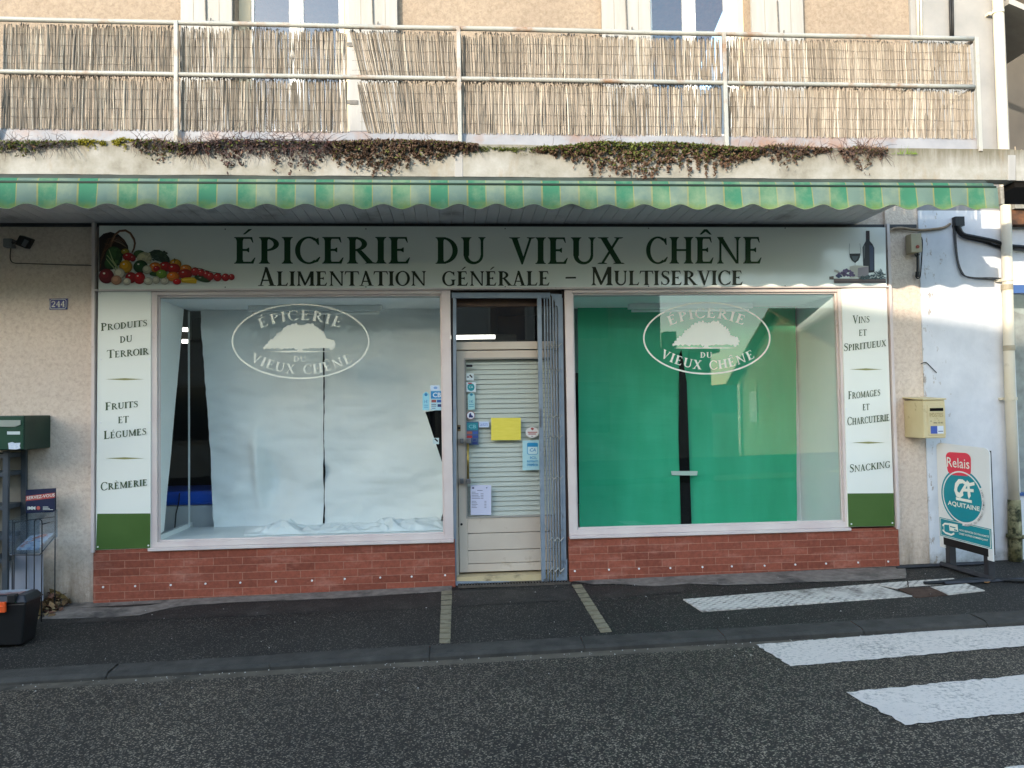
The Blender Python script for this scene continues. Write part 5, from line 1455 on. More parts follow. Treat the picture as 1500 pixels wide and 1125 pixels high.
M_blue = mat('blue_paint', (52, 84, 140), (66, 98, 150), 5, .5)
b = MB(); b.box(XV, -.03, zv1, XV2, .06, zv1 + .075); b.box(XV, -.03, zv0 - .025, XV2, .06, zv0); b.box(XV2 - .06, -.03, zv0 + .001, XV2, .06, zv1 - .001)
wn2 = b.build('window', M_blue, nb)
b = MB(); b.box(XV, .0, zv0, XV + .05, .05, zv1); b.build('frame', M_winframe, wn2)
b = MB(); b.face([(XV + .05, .02, zv0), (XV2 - .06, .02, zv0), (XV2 - .06, .02, zv1), (XV + .05, .02, zv1)]); b.build('pane', M_glass, wn2)
b = MB(); b.box(XV, .35, zv0 - .1, XV2, .36, zv1 + .1); b.build('curtain', mat('net_curtain', (170, 172, 170), (140, 140, 138), 8, .9), wn2)
b = MB(); nx = 30; rr = random.Random(8)
for k in range(110):
    xx = rr.uniform(XU + .05, XU + 1.0); b.col = ex((.30, .25, .19), rr.uniform(.5, 1.2)); zz_ = rr.uniform(3.75, 3.95)
    b.tube([(xx, -.02, 3.36), (xx + rr.gauss(0, .03), -.02 + rr.gauss(0, .01), 3.6), (xx + rr.gauss(0, .07), -.03, zz_)], .006, 4)
tag(b.build('reed_screen', M_reed), 'grey ragged reed screen on the neighbour loggia at the far right', 'screen')
# neighbour's slab edge beyond the plate
b = MB(); q0 = P(1489, 226, YF); b.box(4.275, YF, ZF0 - .005, 6.5, YF + .14, ZF1 - .005)
b.build('slab_edge', M_conc, nb)
b = MB(); b.box(4.275, YF + .02, ZF0 - .05, 6.5, YF + .5, ZF0 - .006); b.build('slab_underside', M_dark, nb)

# downpipe
dpx = [(1461, 0), (1468, 225), (1474, 330), (1477, 560), (1484, 745)]
dp = thing('downpipe', 'cream rainwater downpipe on the white wall, mossy at its foot', 'pipe', P(1486, 815, -.07))
Yp = -.075
top = P(1459, -60, Yp); bot = P(1486, 742, Yp)
b = MB(); b.tube([top + Vector((0, 0, 1.5)), top, P(1474, 330, Yp), P(1479, 560, Yp), bot], .045, 16); b.build('pipe', M_pipe, dp, smooth=True)
b = MB(); b.tube([bot + Vector((0, 0, .06)), P(1487, 790, Yp), P(1487.5, 822, Yp)], [.052, .058, .056], 16); b.tube([P(1487, 783, Yp), P(1487, 788, Yp)], .072, 16); b.build('foot', M_pipefoot, dp, smooth=True)
for py in (18, 410, 584):
    px = 1459 + (py + 60) / 802 * 27
    p = P(px, py, Yp); b = MB(); b.tube([p + Vector((0, 0, .014)), p - Vector((0, 0, .014))], .053, 16); b.box(p.x - .075, Yp + .02, p.z - .012, p.x - .05, Yp + .07, p.z + .012); b.build('clamp', M_pipe, dp)
for py in (425, 514): 
    px = 1459 + (py + 60) / 802 * 27; p = P(px, py, Yp); b = MB(); b.tube([p + Vector((0, 0, .05)), p - Vector((0, 0, .0))], .049, 16); b.build('joint', mat('pipe_joint', (150, 140, 118), (170, 160, 138), 9, .6), dp)

# cables
def cable(label, paths, r, m=M_rubber, name='cable', n=6):
    b = MB()
    for pts in paths: b.tube(pts, r, n)
    return tag(b.build(name, m, smooth=True), label, 'cable')
def pp3(lst, Y): return [P(a, c, Y) for a, c in lst]
def smoothp(pts, k=4):
    o = []
    for i in range(len(pts) - 1):
        p0 = pts[max(i - 1, 0)]; p1 = pts[i]; p2 = pts[i + 1]; p3 = pts[min(i + 2, len(pts) - 1)]
        for q in range(k):
            t_ = q / k
            o.append(.5 * ((2 * p1) + (p2 - p0) * t_ + (2 * p0 - 5 * p1 + 4 * p2 - p3) * t_ ** 2 + (3 * p1 - p0 - 3 * p2 + p3) * t_ ** 3))
    return o + [pts[-1]]
b = MB(); b.tube(smoothp(pp3([(1403, 318), (1404, 332), (1410, 343), (1425, 347), (1440, 350), (1458, 354), (1475, 360), (1520, 364)], -.05)), .021, 8)
b.tube(smoothp(pp3([(1401, 322), (1402, 336), (1412, 347), (1440, 354), (1475, 364), (1520, 360)], -.03)), .012, 6)
b.box(P(1398, 325, -.05).x, -.07, P(0, 326, -.05).z - .02, P(1411, 325, -.05).x, -.015, P(0, 318, -.05).z + .02)
tag(b.build('cable_bundle', M_black, smooth=False), 'thick black cable bundle bending right across the white wall', 'cable')
cable('grey twisted cable dropping down the white wall and turning to the downpipe', [smoothp(pp3([(1396, 322), (1398, 345), (1401, 375), (1406, 395), (1413, 404), (1430, 407), (1450, 407), (1470, 408)], -.03)), smoothp(pp3([(1399, 325), (1400, 350), (1403, 380), (1409, 398), (1418, 406), (1445, 409), (1470, 410)], -.028))], .0065, mat('cable_grey', (64, 64, 66), (90, 88, 86), 30, .6))
cable('pale cable running under the soffit to the electrical box', [smoothp(pp3([(1302, 341), (1306, 336), (1318, 334), (1336, 336), (1352, 337), (1380, 334), (1392, 328)], -.03))], .013, mat('cable_cream', (150, 134, 112), (130, 112, 92), 20, .7))
cable('thin dark wire hanging below the electrical box', [smoothp(pp3([(1347, 345), (1351, 352), (1350, 380), (1348, 404), (1344, 408), (1341, 404)], -.03)), smoothp(pp3([(1340, 372), (1343, 376), (1347, 372)], -.03))], .005)
cable('black cables on the sunlit white wall above the balcony', [pp3([(1391, -40), (1392, 20), (1393, 60)], -.03), pp3([(1394.5, -40), (1395.5, 20), (1396, 60)], -.03)], .011)
cable('thin white conduit on the beige wall above the balcony', [pp3([(1343, -40), (1345.5, 60)], -.03), pp3([(1348, -40), (1350, 60)], -.03)], .010, M_pipe)
cable('thin dark wire across the left wall from the floodlight', [smoothp(pp3([(16, 362), (15, 378), (20, 385), (40, 386), (100, 388), (134, 389), (140, 394)], -.008))], .004, mat('wire_brown', (92, 80, 70), None, rough=.8))
cable('bent nail and wire on the pink wall above the cream letterbox', [smoothp(pp3([(1349, 533), (1354, 531), (1358, 532), (1365, 539), (1372, 546)], -.02))], .004, name='bent_wire')
cable('long black hose lying over the tactile plates along the pavement', [smoothp([G(a, c, z_w) + Vector((0, 0, .018)) for a, c in ((1354, 857.5), (1372, 856.5), (1400, 854), (1430, 851.5), (1470, 852.5), (1500, 854), (1560, 853))])], .016, name='hose')

# electrical box
eb = thing('electrical_box', 'small beige electrical box with red button beside the sign board', 'electrical box', P(1341, 372, -.05))
b = MB(); b.prism([P(1334, 342, -.09), P(1350, 341, -.09), P(1351, 369, -.09), P(1335, 370, -.09)], (0, .085, 0)); b.build('case', mat('box_beige', (176, 166, 138), (164, 154, 126), 6, .6), eb, bevel=.006)
b = MB(); p = P(1344, 361.5, -.091); b.tube([p, p - Vector((0, .006, 0))], .016, 14); b.build('button', mat('button_red', (150, 66, 50), None, rough=.5), eb)
b = MB(); b.tube([P(1344, 371, -.04), P(1344, 405, -.04)], .010, 8); b.tube([P(1344, 398, -.04), P(1344, 406, -.04)], .018, 8); b.build('cable_gland', M_black, eb)

# cream letterbox on the right pillar
lb = thing('letterbox', 'weathered cream metal letterbox marked POSTES on the right pillar', 'letterbox', P(1358, 645, -.2))
Yb0 = -.30
q = [P(1351, 586, Yb0), P(1384, 583, Yb0), P(1386.5, 641, Yb0), P(1355, 645, Yb0)]
xl_, xr_ = (q[0].x + q[3].x) / 2, (q[1].x + q[2].x) / 2; zt_, zb_ = P(1367, 586, Yb0).z, P(1367, 642, Yb0).z
M_lb = mat('letterbox_cream', (206, 191, 150), (198, 182, 140), 5, .5, .08, 30, dirt=(140, 112, 70), dscale=9, dlo=.6, dhi=.72)
b = MB(); b.prism([(xl_, Yb0, zb_), (xr_, Yb0, zb_), (xr_, Yb0, zt_), (xl_, Yb0, zt_)], (0, -Yb0, 0)); bd = b.build('body', M_lb, lb, bevel=.01)
b = MB(); b.prism([(xl_ - .008, Yb0 - .01, zt_), (xr_ + .008, Yb0 - .01, zt_), (xr_ + .008, 0, zt_ + .02), (xl_ - .008, 0, zt_ + .02)], (0, 0, .014)); b.build('lid', M_lb, lb, bevel=.004)
dw = xr_ - xl_
def mp_lb(u, v): return Vector((xl_ + dw * u, Yb0, zt_ + (zb_ - zt_) * v))
b = MB(); b.box(xl_ + .18 * dw, Yb0 - .006, zt_ + (zb_ - zt_) * .92, xr_ - .03 * dw, Yb0 - .0005, zt_ + (zb_ - zt_) * .12); dr_ = b.build('door', M_lb, lb, bevel=.003)
mp2 = lambda u, v: mp_lb(u, v) - Vector((0, .006, 0))
lay('slot', [R_(.27, .21, .88, .29)], mp2, FRONT, M_dark, dr_)
lay('lettering', sans('POSTES', .25, .34, .86, .44, bold=.005), mp2, FRONT, mat('embossed', (160, 142, 96), None, rough=.6), dr_)
lay('name_label', [R_(.28, .68, .86, .88)] + [R_(.28, .68, .58, .88)] + [R_(.62, .81, .84, .83)], mp2, FRONT, M_attr, dr_, cols=[lin((206, 212, 220)), lin((60, 84, 160)), lin((60, 60, 90))])
lay('number_marks', sans('000 10 00', .40, .575, .84, .615) + [ell(.29, .55, .02, .013, 10)], mp2, FRONT, M_black, dr_)

# green letterbox at the left edge
gb = thing('letterbox', 'dark green metal letterbox at the left edge of the photo', 'letterbox', P(30, 660, -.2))
Y0g = -.40; xr_ = P(36, 630, Y0g).x; zt_ = P(36, 608.5, Y0g).z; zb_ = P(36, 659, Y0g).z; xl_ = xr_ - .42
M_gb = mat('box_green', (14, 58, 42), (20, 66, 48), 6, .4, .06, 30, dirt=(40, 70, 58), dscale=9, dlo=.62)
b = MB(); b.box(xl_, Y0g, zb_, xr_, -.001, zt_); b.build('body', mat('box_green_side', (18, 44, 34), (24, 52, 40), 6, .5, .06, 30), gb, bevel=.008)
b = MB(); b.box(xl_ + .01, Y0g - .012, zb_ + .006, xr_ - .004, Y0g - .0005, zt_ - .006); dr_ = b.build('door', M_gb, gb, bevel=.004)
b = MB()
pts = [P(a, c, Y0g - .02) for a, c in ((-40, 615.5), (30, 615.5), (30, 622), (22, 625.5), (-40, 624.5))]
b.prism(pts, (0, .008, 0)); b.build('flap', mat('flap_grey', (150, 158, 150), None, rough=.4, metal=.3), gb, bevel=.002)
lay('label', [R_(10.5, 632, 29.5, 636.5)], flat(Y0g - .0125), FRONT, mat('label_white', (196, 206, 204), None, rough=.5), dr_)
lay('sticker', [[(12, 649), (18, 647.5), (22, 649), (30, 648.5), (29, 653), (30, 657), (24, 658.5), (13, 658)]], flat(Y0g - .0125), FRONT, mat('torn_sticker', (186, 200, 216), (214, 220, 226), 60, .6), dr_)

# house number plate
hn = thing('house_number', 'small blue enamel number plate 244 on the left wall', 'number plate', P(85, 454, -.005))
b = MB(); b.prism([P(72, 437.3, -.012), P(98.5, 437, -.012), P(98, 453.3, -.012), P(72, 453.8, -.012)], (0, .011, 0)); b.build('plate', mat('enamel_blue', (26, 40, 120), None, rough=.25, spec=.6), hn, bevel=.003)
fr_ = []
for a, c in (((75.5, 438.6), (95, 438.4)), ((95, 438.4), (97, 440.6)), ((97, 440.6), (96.8, 450.2)), ((96.8, 450.2), (94.8, 452.3)), ((94.8, 452.3), (75.5, 452.6)), ((75.5, 452.6), (73.4, 450.6)), ((73.4, 450.6), (73.4, 440.8)), ((73.4, 440.8), (75.5, 438.6))): fr_ += stroke([a, c], .7)
dg = []
def two(x0): return stroke([(x0, 443.2), (x0 + 1, 441.7), (x0 + 2.8, 441.3), (x0 + 4.4, 442.5), (x0 + 4.3, 444.5), (x0 + 2.4, 447), (x0 + .3, 449.4)], [1.3, 1, .9, 1.3, 1.5, 1.2, 1]) + [[(x0, 448.4), (x0 + 5, 448.4), (x0 + 5, 449.8), (x0, 449.8)]]
def four(x0): return stroke([(x0 + 3.6, 441.2), (x0, 446.9)], .8) + [[(x0 - .2, 446.3), (x0 + 5.2, 446.3), (x0 + 5.2, 447.2), (x0 - .2, 447.2)], [(x0 + 3, 441), (x0 + 4.5, 441), (x0 + 4.5, 449.8), (x0 + 3, 449.8)], [(x0 + 2.1, 449.2), (x0 + 5.3, 449.2), (x0 + 5.3, 449.9), (x0 + 2.1, 449.9)]]
lay('digits', fr_ + two(76) + four(82.8) + four(89.6), flat(-.012), FRONT, M_decal, hn)

# floodlight under the soffit
fl_ = thing('floodlight', 'small black floodlight on a grey bracket box under the soffit at left', 'lamp', P(20, 355, -.05))
b = MB(); b.prism([P(4, 349, -.06), P(17, 349, -.06), P(18, 362, -.06), P(4, 361.5, -.06)], (0, .06, 0)); b.build('junction_box', mat('junction_grey', (120, 120, 118), None, rough=.6), fl_, bevel=.006)
b = MB(); b.prism([P(28, 344, -.16), P(46, 350, -.13), P(38, 364.5, -.15), P(21, 358, -.18)], (0, .07, .01)); hd_ = b.build('head', M_black, fl_, bevel=.008)
b = MB(); b.prism([P(36, 350, -.172), P(42, 353, -.172), P(36, 362.5, -.174), P(31, 359, -.174)], (0, .004, 0)); b.build('lens', mat('lens_grey', (96, 98, 102), None, rough=.2), hd_)
b = MB(); b.tube([P(18, 356, -.05), P(27, 353, -.10)], .010, 8); b.build('arm', M_black, fl_)

# ---- things at the lower left
rk = thing('metal_rack', 'dark slate metal rack cut by the left edge under the green letterbox', 'rack', P(2, 872, -.35))
M_slate = mat('slate_metal', (52, 60, 68), (62, 70, 78), 6, .55, dirt=(84, 84, 82), dscale=9)
xk1 = P(11, 760, -.32).x; xk0 = xk1 - .42; zk0, zk1 = z_walk(-3.7, -.3), P(8, 661, -.32).z
for xx in (xk0, xk1 - .04):
    for yy in (-.32, -.06):
        b = MB(); b.box(xx, yy, zk0, xx + .04, yy + .03, zk1 - .0); b.build('upright', M_slate, rk)
b = MB()
for z_ in [P(8, y_, -.32).z for y_ in (668, 695, 744, 788, 822)]: b.box(xk0 + .041, -.315, z_ - .018, xk1 - .041, -.035, z_ + .018)
b.build('shelf', M_slate, rk)
b = MB(); b.box(xk0 + .041, -.034, zk0 + .1, xk1 - .041, -.03, zk1); b.build('back_sheet', mat('rack_back', (132, 128, 118), (110, 106, 98), 4, .8), rk)

# brochure stand
bs_ = thing('brochure_stand', 'black wire brochure stand with clear tray and navy header card SERVEZ-VOUS', 'display stand', P(48, 880, -.45))
Ya, Yb_ = -.44, -.16      # front and back of the stand
M_wire = mat('wire_black', (20, 26, 34), None, rough=.4)
def gpt(px, py, Y): p = P(px, py, Y); return p
fl_z = z_walk(-3.4, -.5)
b = MB()
def leg(px, Y, top): 
    p = P(px, top, Y); return [p, Vector((p.x, Y, fl_z))]
for px, Y, tp in ((18.5, Ya, 762), (21, Ya + .02, 765), (50.5, Ya, 762), (61.5, Ya, 765), (39, Yb_, 752), (81, Yb_, 720)):
    b.tube(leg(px, Y, tp), .0042, 6)
b.tube(smoothp([P(50.5, 815, Ya), P(50.5, 768, Ya), P(52, 762, Ya), P(56, 760.5, Ya), P(60, 762, Ya), P(61.5, 768, Ya), P(61.5, 815, Ya)], 3), .0042, 6)
b.tube([P(20, 766, Ya), P(40, 762, Yb_), P(81, 757, Yb_)], .0042, 6); b.tube([P(62, 768, Ya), P(81, 763, Yb_)], .0042, 6)
b.tube([P(18, 813, Ya), P(58, 813, Ya), P(81, 785, Yb_)], .0042, 6)
b.build('wire_frame', M_wire, bs_, smooth=True)
hq = [P(38, 717.5, Yb_), P(82, 715, Yb_), P(82, 750, Yb_), P(38, 752, Yb_)]
b = MB(); b.prism(hq, (0, .004, 0)); hc = b.build('header_card', mat('navy_card', (26, 34, 66), None, rough=.5), bs_)
mh = flat(Yb_)
lay('banner', [[(38, 726.5), (82, 721.5), (82, 729), (38, 734)]], mh, FRONT, mat('banner_red', (190, 84, 76), None, rough=.5), hc)
lay('lettering', sans('SERVEZ-VOUS', 40, 727.2, 80.5, 731.8, slope=-4.6, bold=.02) + sans('iMM', 41.5, 741.5, 53, 746.5, bold=.04) + [R_(64, 742, 72, 742.8), R_(64, 744, 74, 744.7), R_(64, 746, 79, 746.6)], mh, FRONT, M_decal, hc, lift=.003)
lay('dot', [ell(56.5, 744, 2.8, 2.8, 16)], mh, FRONT, mat('dot_red', (196, 96, 84), None, rough=.5), hc, lift=.004)
b = MB()
tq = [P(13, 762, Ya - .01), P(58, 762, Ya - .01), P(58, 811, Ya - .01), P(13, 812, Ya - .01)]
b.prism(tq, (0, .004, 0))
back = [P(38, 752, Yb_ - .01), P(84, 746, Yb_ - .01), P(84, 786, Yb_ - .01), P(38, 790, Yb_ - .01)]
b.prism(back, (0, .004, 0))
b.face([tq[1], back[1], back[2], tq[2]]); b.face([tq[0], back[0], back[3], tq[3]]); b.face([tq[3], tq[2], back[2], back[3]])
b.build('tray', M_acrylic, bs_)
b = MB(); b.prism([P(10, 812, Ya + .3), P(63, 812, Ya + .3), P(63, 880, Ya + .3), P(10, 884, Ya + .3)], (0, .006, 0)); b.build('back_panel', mat('stand_panel', (150, 156, 170), (136, 142, 156), 4, .5), bs_)
bq = [P(24, 806, Ya + .04), P(56, 806, Ya + .04), P(78, 783, Yb_ - .03), P(44, 787, Yb_ - .03)]
b = MB(); b.prism(bq, (0, 0, .012))
br_ = tag(b.build('brochure', mat('brochure_print', (150, 160, 176), (196, 200, 204), 26, .35, lo=.4, hi=.5, dirt=(176, 96, 70), dscale=11, dlo=.52, dhi=.6)), 'stack of printed brochures lying in the clear tray', 'brochure')

# toolbox
tbx = thing('toolbox', 'black plastic toolbox with orange latch on the pavement at lower left', 'toolbox', P(20, 920, -.75))
Yt0, Yt1 = -.98, -.755
zg = z_walk(-3.2, -.8)
xr0 = P(37, 915, Yt0).x; xl0 = xr0 - .50; zt_ = P(20, 884, Yt0).z
b = MB()
vb = [(xl0 + .02, Yt0 + .02, zg + .002), (xr0 - .035, Yt0 + .02, zg + .002), (xr0 - .035, Yt1 - .02, zg + .002), (xl0 + .02, Yt1 - .02, zg + .002), (xl0, Yt0, zt_), (xr0, Yt0, zt_), (xr0, Yt1, zt_), (xl0, Yt1, zt_)]
b.idx(vb, [(0, 3, 2, 1), (4, 5, 6, 7), (0, 1, 5, 4), (1, 2, 6, 5), (2, 3, 7, 6), (3, 0, 4, 7)]); b.build('body', M_black, tbx, bevel=.012)
zl_ = zt_ + .055
b = MB(); vb = [(xl0 - .012, Yt0 - .012, zt_ + .002), (xr0 + .012, Yt0 - .012, zt_ + .002), (xr0 + .012, Yt1 + .012, zt_ + .002), (xl0 - .012, Yt1 + .012, zt_ + .002), (xl0 + .01, Yt0 + .02, zl_), (xr0 - .02, Yt0 + .02, zl_), (xr0 - .02, Yt1 - .02, zl_), (xl0 + .01, Yt1 - .02, zl_)]
b.idx(vb, [(0, 3, 2, 1), (4, 5, 6, 7), (0, 1, 5, 4), (1, 2, 6, 5), (2, 3, 7, 6), (3, 0, 4, 7)]); ld = b.build('lid', mat('lid_black', (26, 30, 36), (34, 38, 46), 9, .4), tbx, bevel=.008)
b = MB(); b.box(xl0 + .05, Yt0 + .04, zl_ + .001, xr0 - .06, Yt1 - .04, zl_ + .004); b.build('lid_label', mat('lid_label', (150, 160, 170), (120, 90, 90), 7, .4, lo=.5, hi=.56), ld)
b = MB(); xo = P(11, 890, Yt0).x; b.box(xo - .11, Yt0 - .034, zt_ - .055, xo, Yt0 - .012, zt_ + .018); b.box(xo - .11, Yt0 - .04, zt_ - .02, xo, Yt0 - .0345, zt_ - .008); b.build('latch', mat('latch_orange', (232, 92, 40), (224, 84, 34), 6, .45), tbx, bevel=.005)
b = MB(); b.box(xo + .005, Yt0 - .02, zt_ + .005, xo + .06, Yt0 + .03, zl_ + .012); b.build('hinge_lug', M_black, tbx, bevel=.006)

# leaf litter by the wall
rr = random.Random(12); b = MB()
for k in range(170):
    px, py = rr.gauss(72, 12), 0
    x_ = P(px, 870, -.12).x; y_ = -.03 - abs(rr.gauss(0, .14)); h = max(0, .15 - abs(y_) * .5) * rr.random() * max(0, 1 - abs(px - 74) / 30)
    p = Vector((x_, y_, z_walk(x_, y_) + .006 + h)); d1 = Vector((rr.gauss(0, 1), rr.gauss(0, 1), rr.gauss(0, .5))).normalized(); d2 = d1.cross(Vector((rr.gauss(0, .4), rr.gauss(0, .4), 1))).normalized(); s_ = rr.uniform(.02, .05)
    k_ = rr.uniform(.5, 1.6); b.col = rr.choice([(.16 * k_, .10 * k_, .05 * k_, 1), (.10 * k_, .05 * k_, .035 * k_, 1), (.20 * k_, .15 * k_, .08 * k_, 1)])
    b.face([p - d1 * s_, p + d2 * s_ * .5 + Vector((0, 0, .006)), p + d1 * s_, p - d2 * s_ * .5])
o = b.build('leaf_litter', M_leaf); o['kind'] = 'stuff'; tag(o, 'dead brown leaves heaped at the foot of the left wall', 'leaves')
for k, (pts, lab) in enumerate((([(72, 862), (80, 864), (95, 872), (101, 878), (86, 877), (74, 872)], 'large ochre dead leaf leaning on the wall by the brochure stand'), ([(57, 894), (63, 893), (60, 901), (56, 900)], 'small tan dead leaf beside the toolbox'))):
    b = MB(); b.prism([P(a, c, -.06 if k == 0 else -.42) for a, c in pts], (0, .002, 0))
    tag(b.build('dead_leaf', mat('ochre_leaf', (120, 100, 58), (96, 78, 44), 30, .8)), lab, 'leaf')

rr = random.Random(44); b = MB()
for k in range(420):
    x_ = rr.uniform(-4.2, 5.2); zone = rr.random()
    if zone < .5: y_ = YK2 - abs(rr.gauss(0, .035)); z_ = z_gut(x_) if y_ > YG else z_road(x_, y_)
    elif zone < .75: y_ = YG - abs(rr.gauss(0, .25)); z_ = z_road(x_, y_)
    else: y_ = -rr.uniform(.05, 1.3); z_ = z_walk(x_, y_) + .004
    s_ = rr.uniform(.002, .0055); b.col = ex((.36, .34, .31), rr.uniform(.4, 1.5))
    p = Vector((x_, y_, z_ + .001)); t_ = [p + Vector((math.cos(a) * s_ * rr.uniform(.7, 1.4), math.sin(a) * s_ * rr.uniform(.7, 1.4), 0)) for a in (0, 1.3, 2.5, 3.8, 5)]
    for i in range(5): b.face([t_[i], t_[(i + 1) % 5], p + Vector((0, 0, s_ * 1.2))])
o = b.build('grit', M_leaf); o['kind'] = 'stuff'; tag(o, 'pale grit and small stones scattered along the kerb and gutter', 'grit')
b = MB(); b.prism([G(a, c, z_w) + Vector((0, 0, .012)) for a, c in ((1440, 852.5), (1446, 851), (1453, 853), (1448, 856), (1442, 855.5))], (0, 0, .002))
tag(b.build('dead_leaf', mat('orange_leaf', (150, 104, 52), (120, 80, 40), 40, .8)), 'small orange dead leaf beside the black hose on the pavement', 'leaf')
# ---- pavement sign
ps_ = thing('pavement_sign', 'white and turquoise double-sided pavement sign reading Relais and AQUITAINE', 'sign', G(1410, 838, z_w))
YL, YRr = -.14, -.68
TLc, TRc, BRc, BLc = P(1380.5, 648, YL), P(1454.5, 657, YRr), P(1449, 829, YRr), P(1377, 803, YL)
TLc = BLc + Vector((0, 0, (TLc - BLc).length)); TRc = Vector((P(1452, 740, YRr).x, YRr, TRc.z)); BRc = Vector((TRc.x, YRr, BRc.z))
BRc.z = TRc.z - (TLc.z - BLc.z); TRc.z = (TRc.z + TLc.z) / 2 + (TRc.z - TLc.z) / 2
u_ = ((TRc - TLc) + (BRc - BLc)); u_.z = 0; u_.normalize()
Wd = ((TRc - TLc).length + (BRc - BLc).length) / 2
nrm = Vector((-abs(u_.y), -abs(u_.x) * (1 if u_.x <= 0 else 1), 0)); nrm = Vector((u_.y, -u_.x, 0)); 
if nrm.dot(CAM - TLc) < 0: nrm = -nrm
def board(u, v):
    return TLc.lerp(TRc, u).lerp(BLc.lerp(BRc, u), v)
out_ = []
rad = .10
for cx, cy, a0 in ((rad, rad * .45, 180), (1 - rad, rad * .45, 270)):
    for k in range(7):
        a = R(a0 + 90 * k / 6); out_.append((cx + rad * math.cos(a), cy + rad * .45 * math.sin(a)))
out_ += [(1, .955 + .03), (.9, .985), (.9, .90), (.1, .90), (.1, .985), (0, .985)]
b = MB(); b.prism([board(*p) for p in out_], -nrm * .012); b.build('panel', mat('sign_white', (214, 214, 212), (220, 220, 218), 3, .4, dirt=(180, 178, 172), dscale=6, dlo=.66), ps_)
b = MB(); b.prism([board(*p) + (-nrm * .013) for p in [(0.01, .02), (1.0, .02), (1.0, .93), (0.01, .93)]], -nrm * .010); b.build('back_panel', M_black, ps_)
TQm = mat('turquoise', (16, 128, 142), (20, 136, 148), 3, .4)
# oval, banner and writing: u across, v down the panel
def bd_lay(nm, polys, m, lift): return lay(nm, polys, board, nrm, m, ps_, lift=lift, step=.00003)
ocx, ocy, orx, ory = .48, .475, .41, .255
bd_lay('oval', [ell(ocx, ocy, orx, ory, 48)], TQm, .0015)
bd_lay('oval_ring', ring(ocx, ocy, orx * .93, ory * .93, ory * .05, 60, orx * .05), MATS['sign_white'], .002)
bd_lay('oval_gap', ring(ocx, ocy, orx * 1.01, ory * 1.01, ory * .11, 30, orx * .11, -28, 92), MATS['sign_white'], .0025)
rp = []
for cx, cy, a0 in ((.29, .125, 180), (.57, .115, 270), (.56, .225, 0), (.31, .235, 90)):
    for k in range(6):
        a = R(a0 + 90 * k / 5); rp.append((cx + .10 * math.cos(a), cy + .05 * math.sin(a)))
bd_lay('badge', [rp], mat('badge_red', (214, 56, 76), None, rough=.4), .003)
bd_lay('badge_lettering', sans('Relais', .215, .125, .64, .215, slope=-.008, bold=.005), M_decal, .0038)
ca = [[(a, c) for a, c in p] for p in
      stroke([(.56, .345), (.50, .328), (.43, .335), (.375, .375), (.36, .42), (.385, .455), (.44, .462), (.50, .44)], [.03, .035, .045, .055, .06, .055, .045, .03])] \
   + stroke([(.44, .455), (.60, .322)], .035) + stroke([(.60, .322), (.615, .45), (.625, .462)], [.04, .055, .05]) + stroke([(.50, .405), (.70, .395)], .028) + stroke([(.60, .352), (.72, .33)], .03)
ca += [[(.36, .485), (.66, .485), (.66, .51), (.36, .51)]]
bd_lay('logo', ca, M_decal, .003)
bd_lay('oval_lettering', sans('AQUITAINE', .20, .528, .80, .578, bold=.02), M_decal, .003)
# small curved line of writing at the right of the oval
arc = []
txt = 'MEMBRE DU RESEAU POINT VERT'
for k, ch in enumerate(txt):
    if ch == ' ': continue
    a = R(86 - 108 * k / (len(txt) - 1)); cx, cy = ocx + orx * .985 * math.cos(a), ocy + ory * .985 * math.sin(a)
    t0 = a - math.pi / 2
    for p in sans(ch, -.5, -.5, .5, .5):
        for_ = []
        for x_, y_ in p:
            X_, Y_ = x_ * .024, y_ * .03   # metres-ish along, across
            for_.append((cx + (X_ * math.cos(t0) - Y_ * math.sin(t0)), cy + (X_ * math.sin(t0) + Y_ * math.cos(t0)) * .62))
        arc.append(for_)
bd_lay('small_lettering', arc, mat('grey_ink', (110, 112, 112), None, rough=.5), .0032)
bd_lay('banner', [R_(.015, .705, .985, .878)], TQm, .0015)
bn = [R_(.03, .712, .97, .716), R_(.03, .867, .97, .871), R_(.03, .712, .04, .871), R_(.96, .712, .97, .871)]
bn += [[(.20, .74), (.37, .735), (.38, .80), (.21, .81)]] + stroke([(.07, .78), (.12, .755), (.20, .75)], .018) + stroke([(.07, .82), (.13, .84), (.24, .845), (.30, .825)], .018) + stroke([(.10, .76), (.10, .83)], .012)
bd_lay('banner_marks', bn, M_decal, .0024)
bd_lay('card_marks', [R_(.22, .765, .33, .775), R_(.30, .785, .36, .797)], TQm, .003)
bd_lay('banner_lettering', sans('NOS SERVICES DE PROXIMITÉ', .42, .765, .94, .786, bold=.02) + sans('CHEZ VOTRE COMMERÇANT', .42, .80, .94, .821, bold=.02), M_decal, .003)
bd_lay('lower_bar', [R_(.08, .885, .92, .955)], M_black, .0016)
# feet
zL, zR = z_walk(BLc.x, BLc.y), z_walk(BRc.x, BRc.y)
for u, zz_ in ((.14, zL), (.86, zR)):
    b = MB(); p = board(u, .93) - nrm * .04; b.box(p.x - .03, p.y - .03, z_walk(p.x, p.y) + .02, p.x + .03, p.y + .03, p.z + .06); b.build('leg', mat('foot_black', (40, 40, 44), (52, 52, 56), 12, .5), ps_, bevel=.004)
b = MB(); a, c = board(.0, .93), board(1.0, .93); a = Vector((a.x, a.y, z_walk(a.x, a.y) + .022)); c = Vector((c.x, c.y, z_walk(c.x, c.y) + .022)); b.tube([a, c], .026, 4); b.build('base_bar', MATS['foot_black'], ps_)
for p in (a + (c - a) * .02, a + (c - a) * .98):
    b = MB(); q0 = p - Vector((.42, 0, 0)); q1 = p + Vector((.42, 0, 0))
    q0.z = z_walk(q0.x, q0.y) + .012; q1.z = z_walk(q1.x, q1.y) + .012; b.tube([q0, q1], .016, 4); b.build('foot_bar', MATS['foot_black'], ps_)

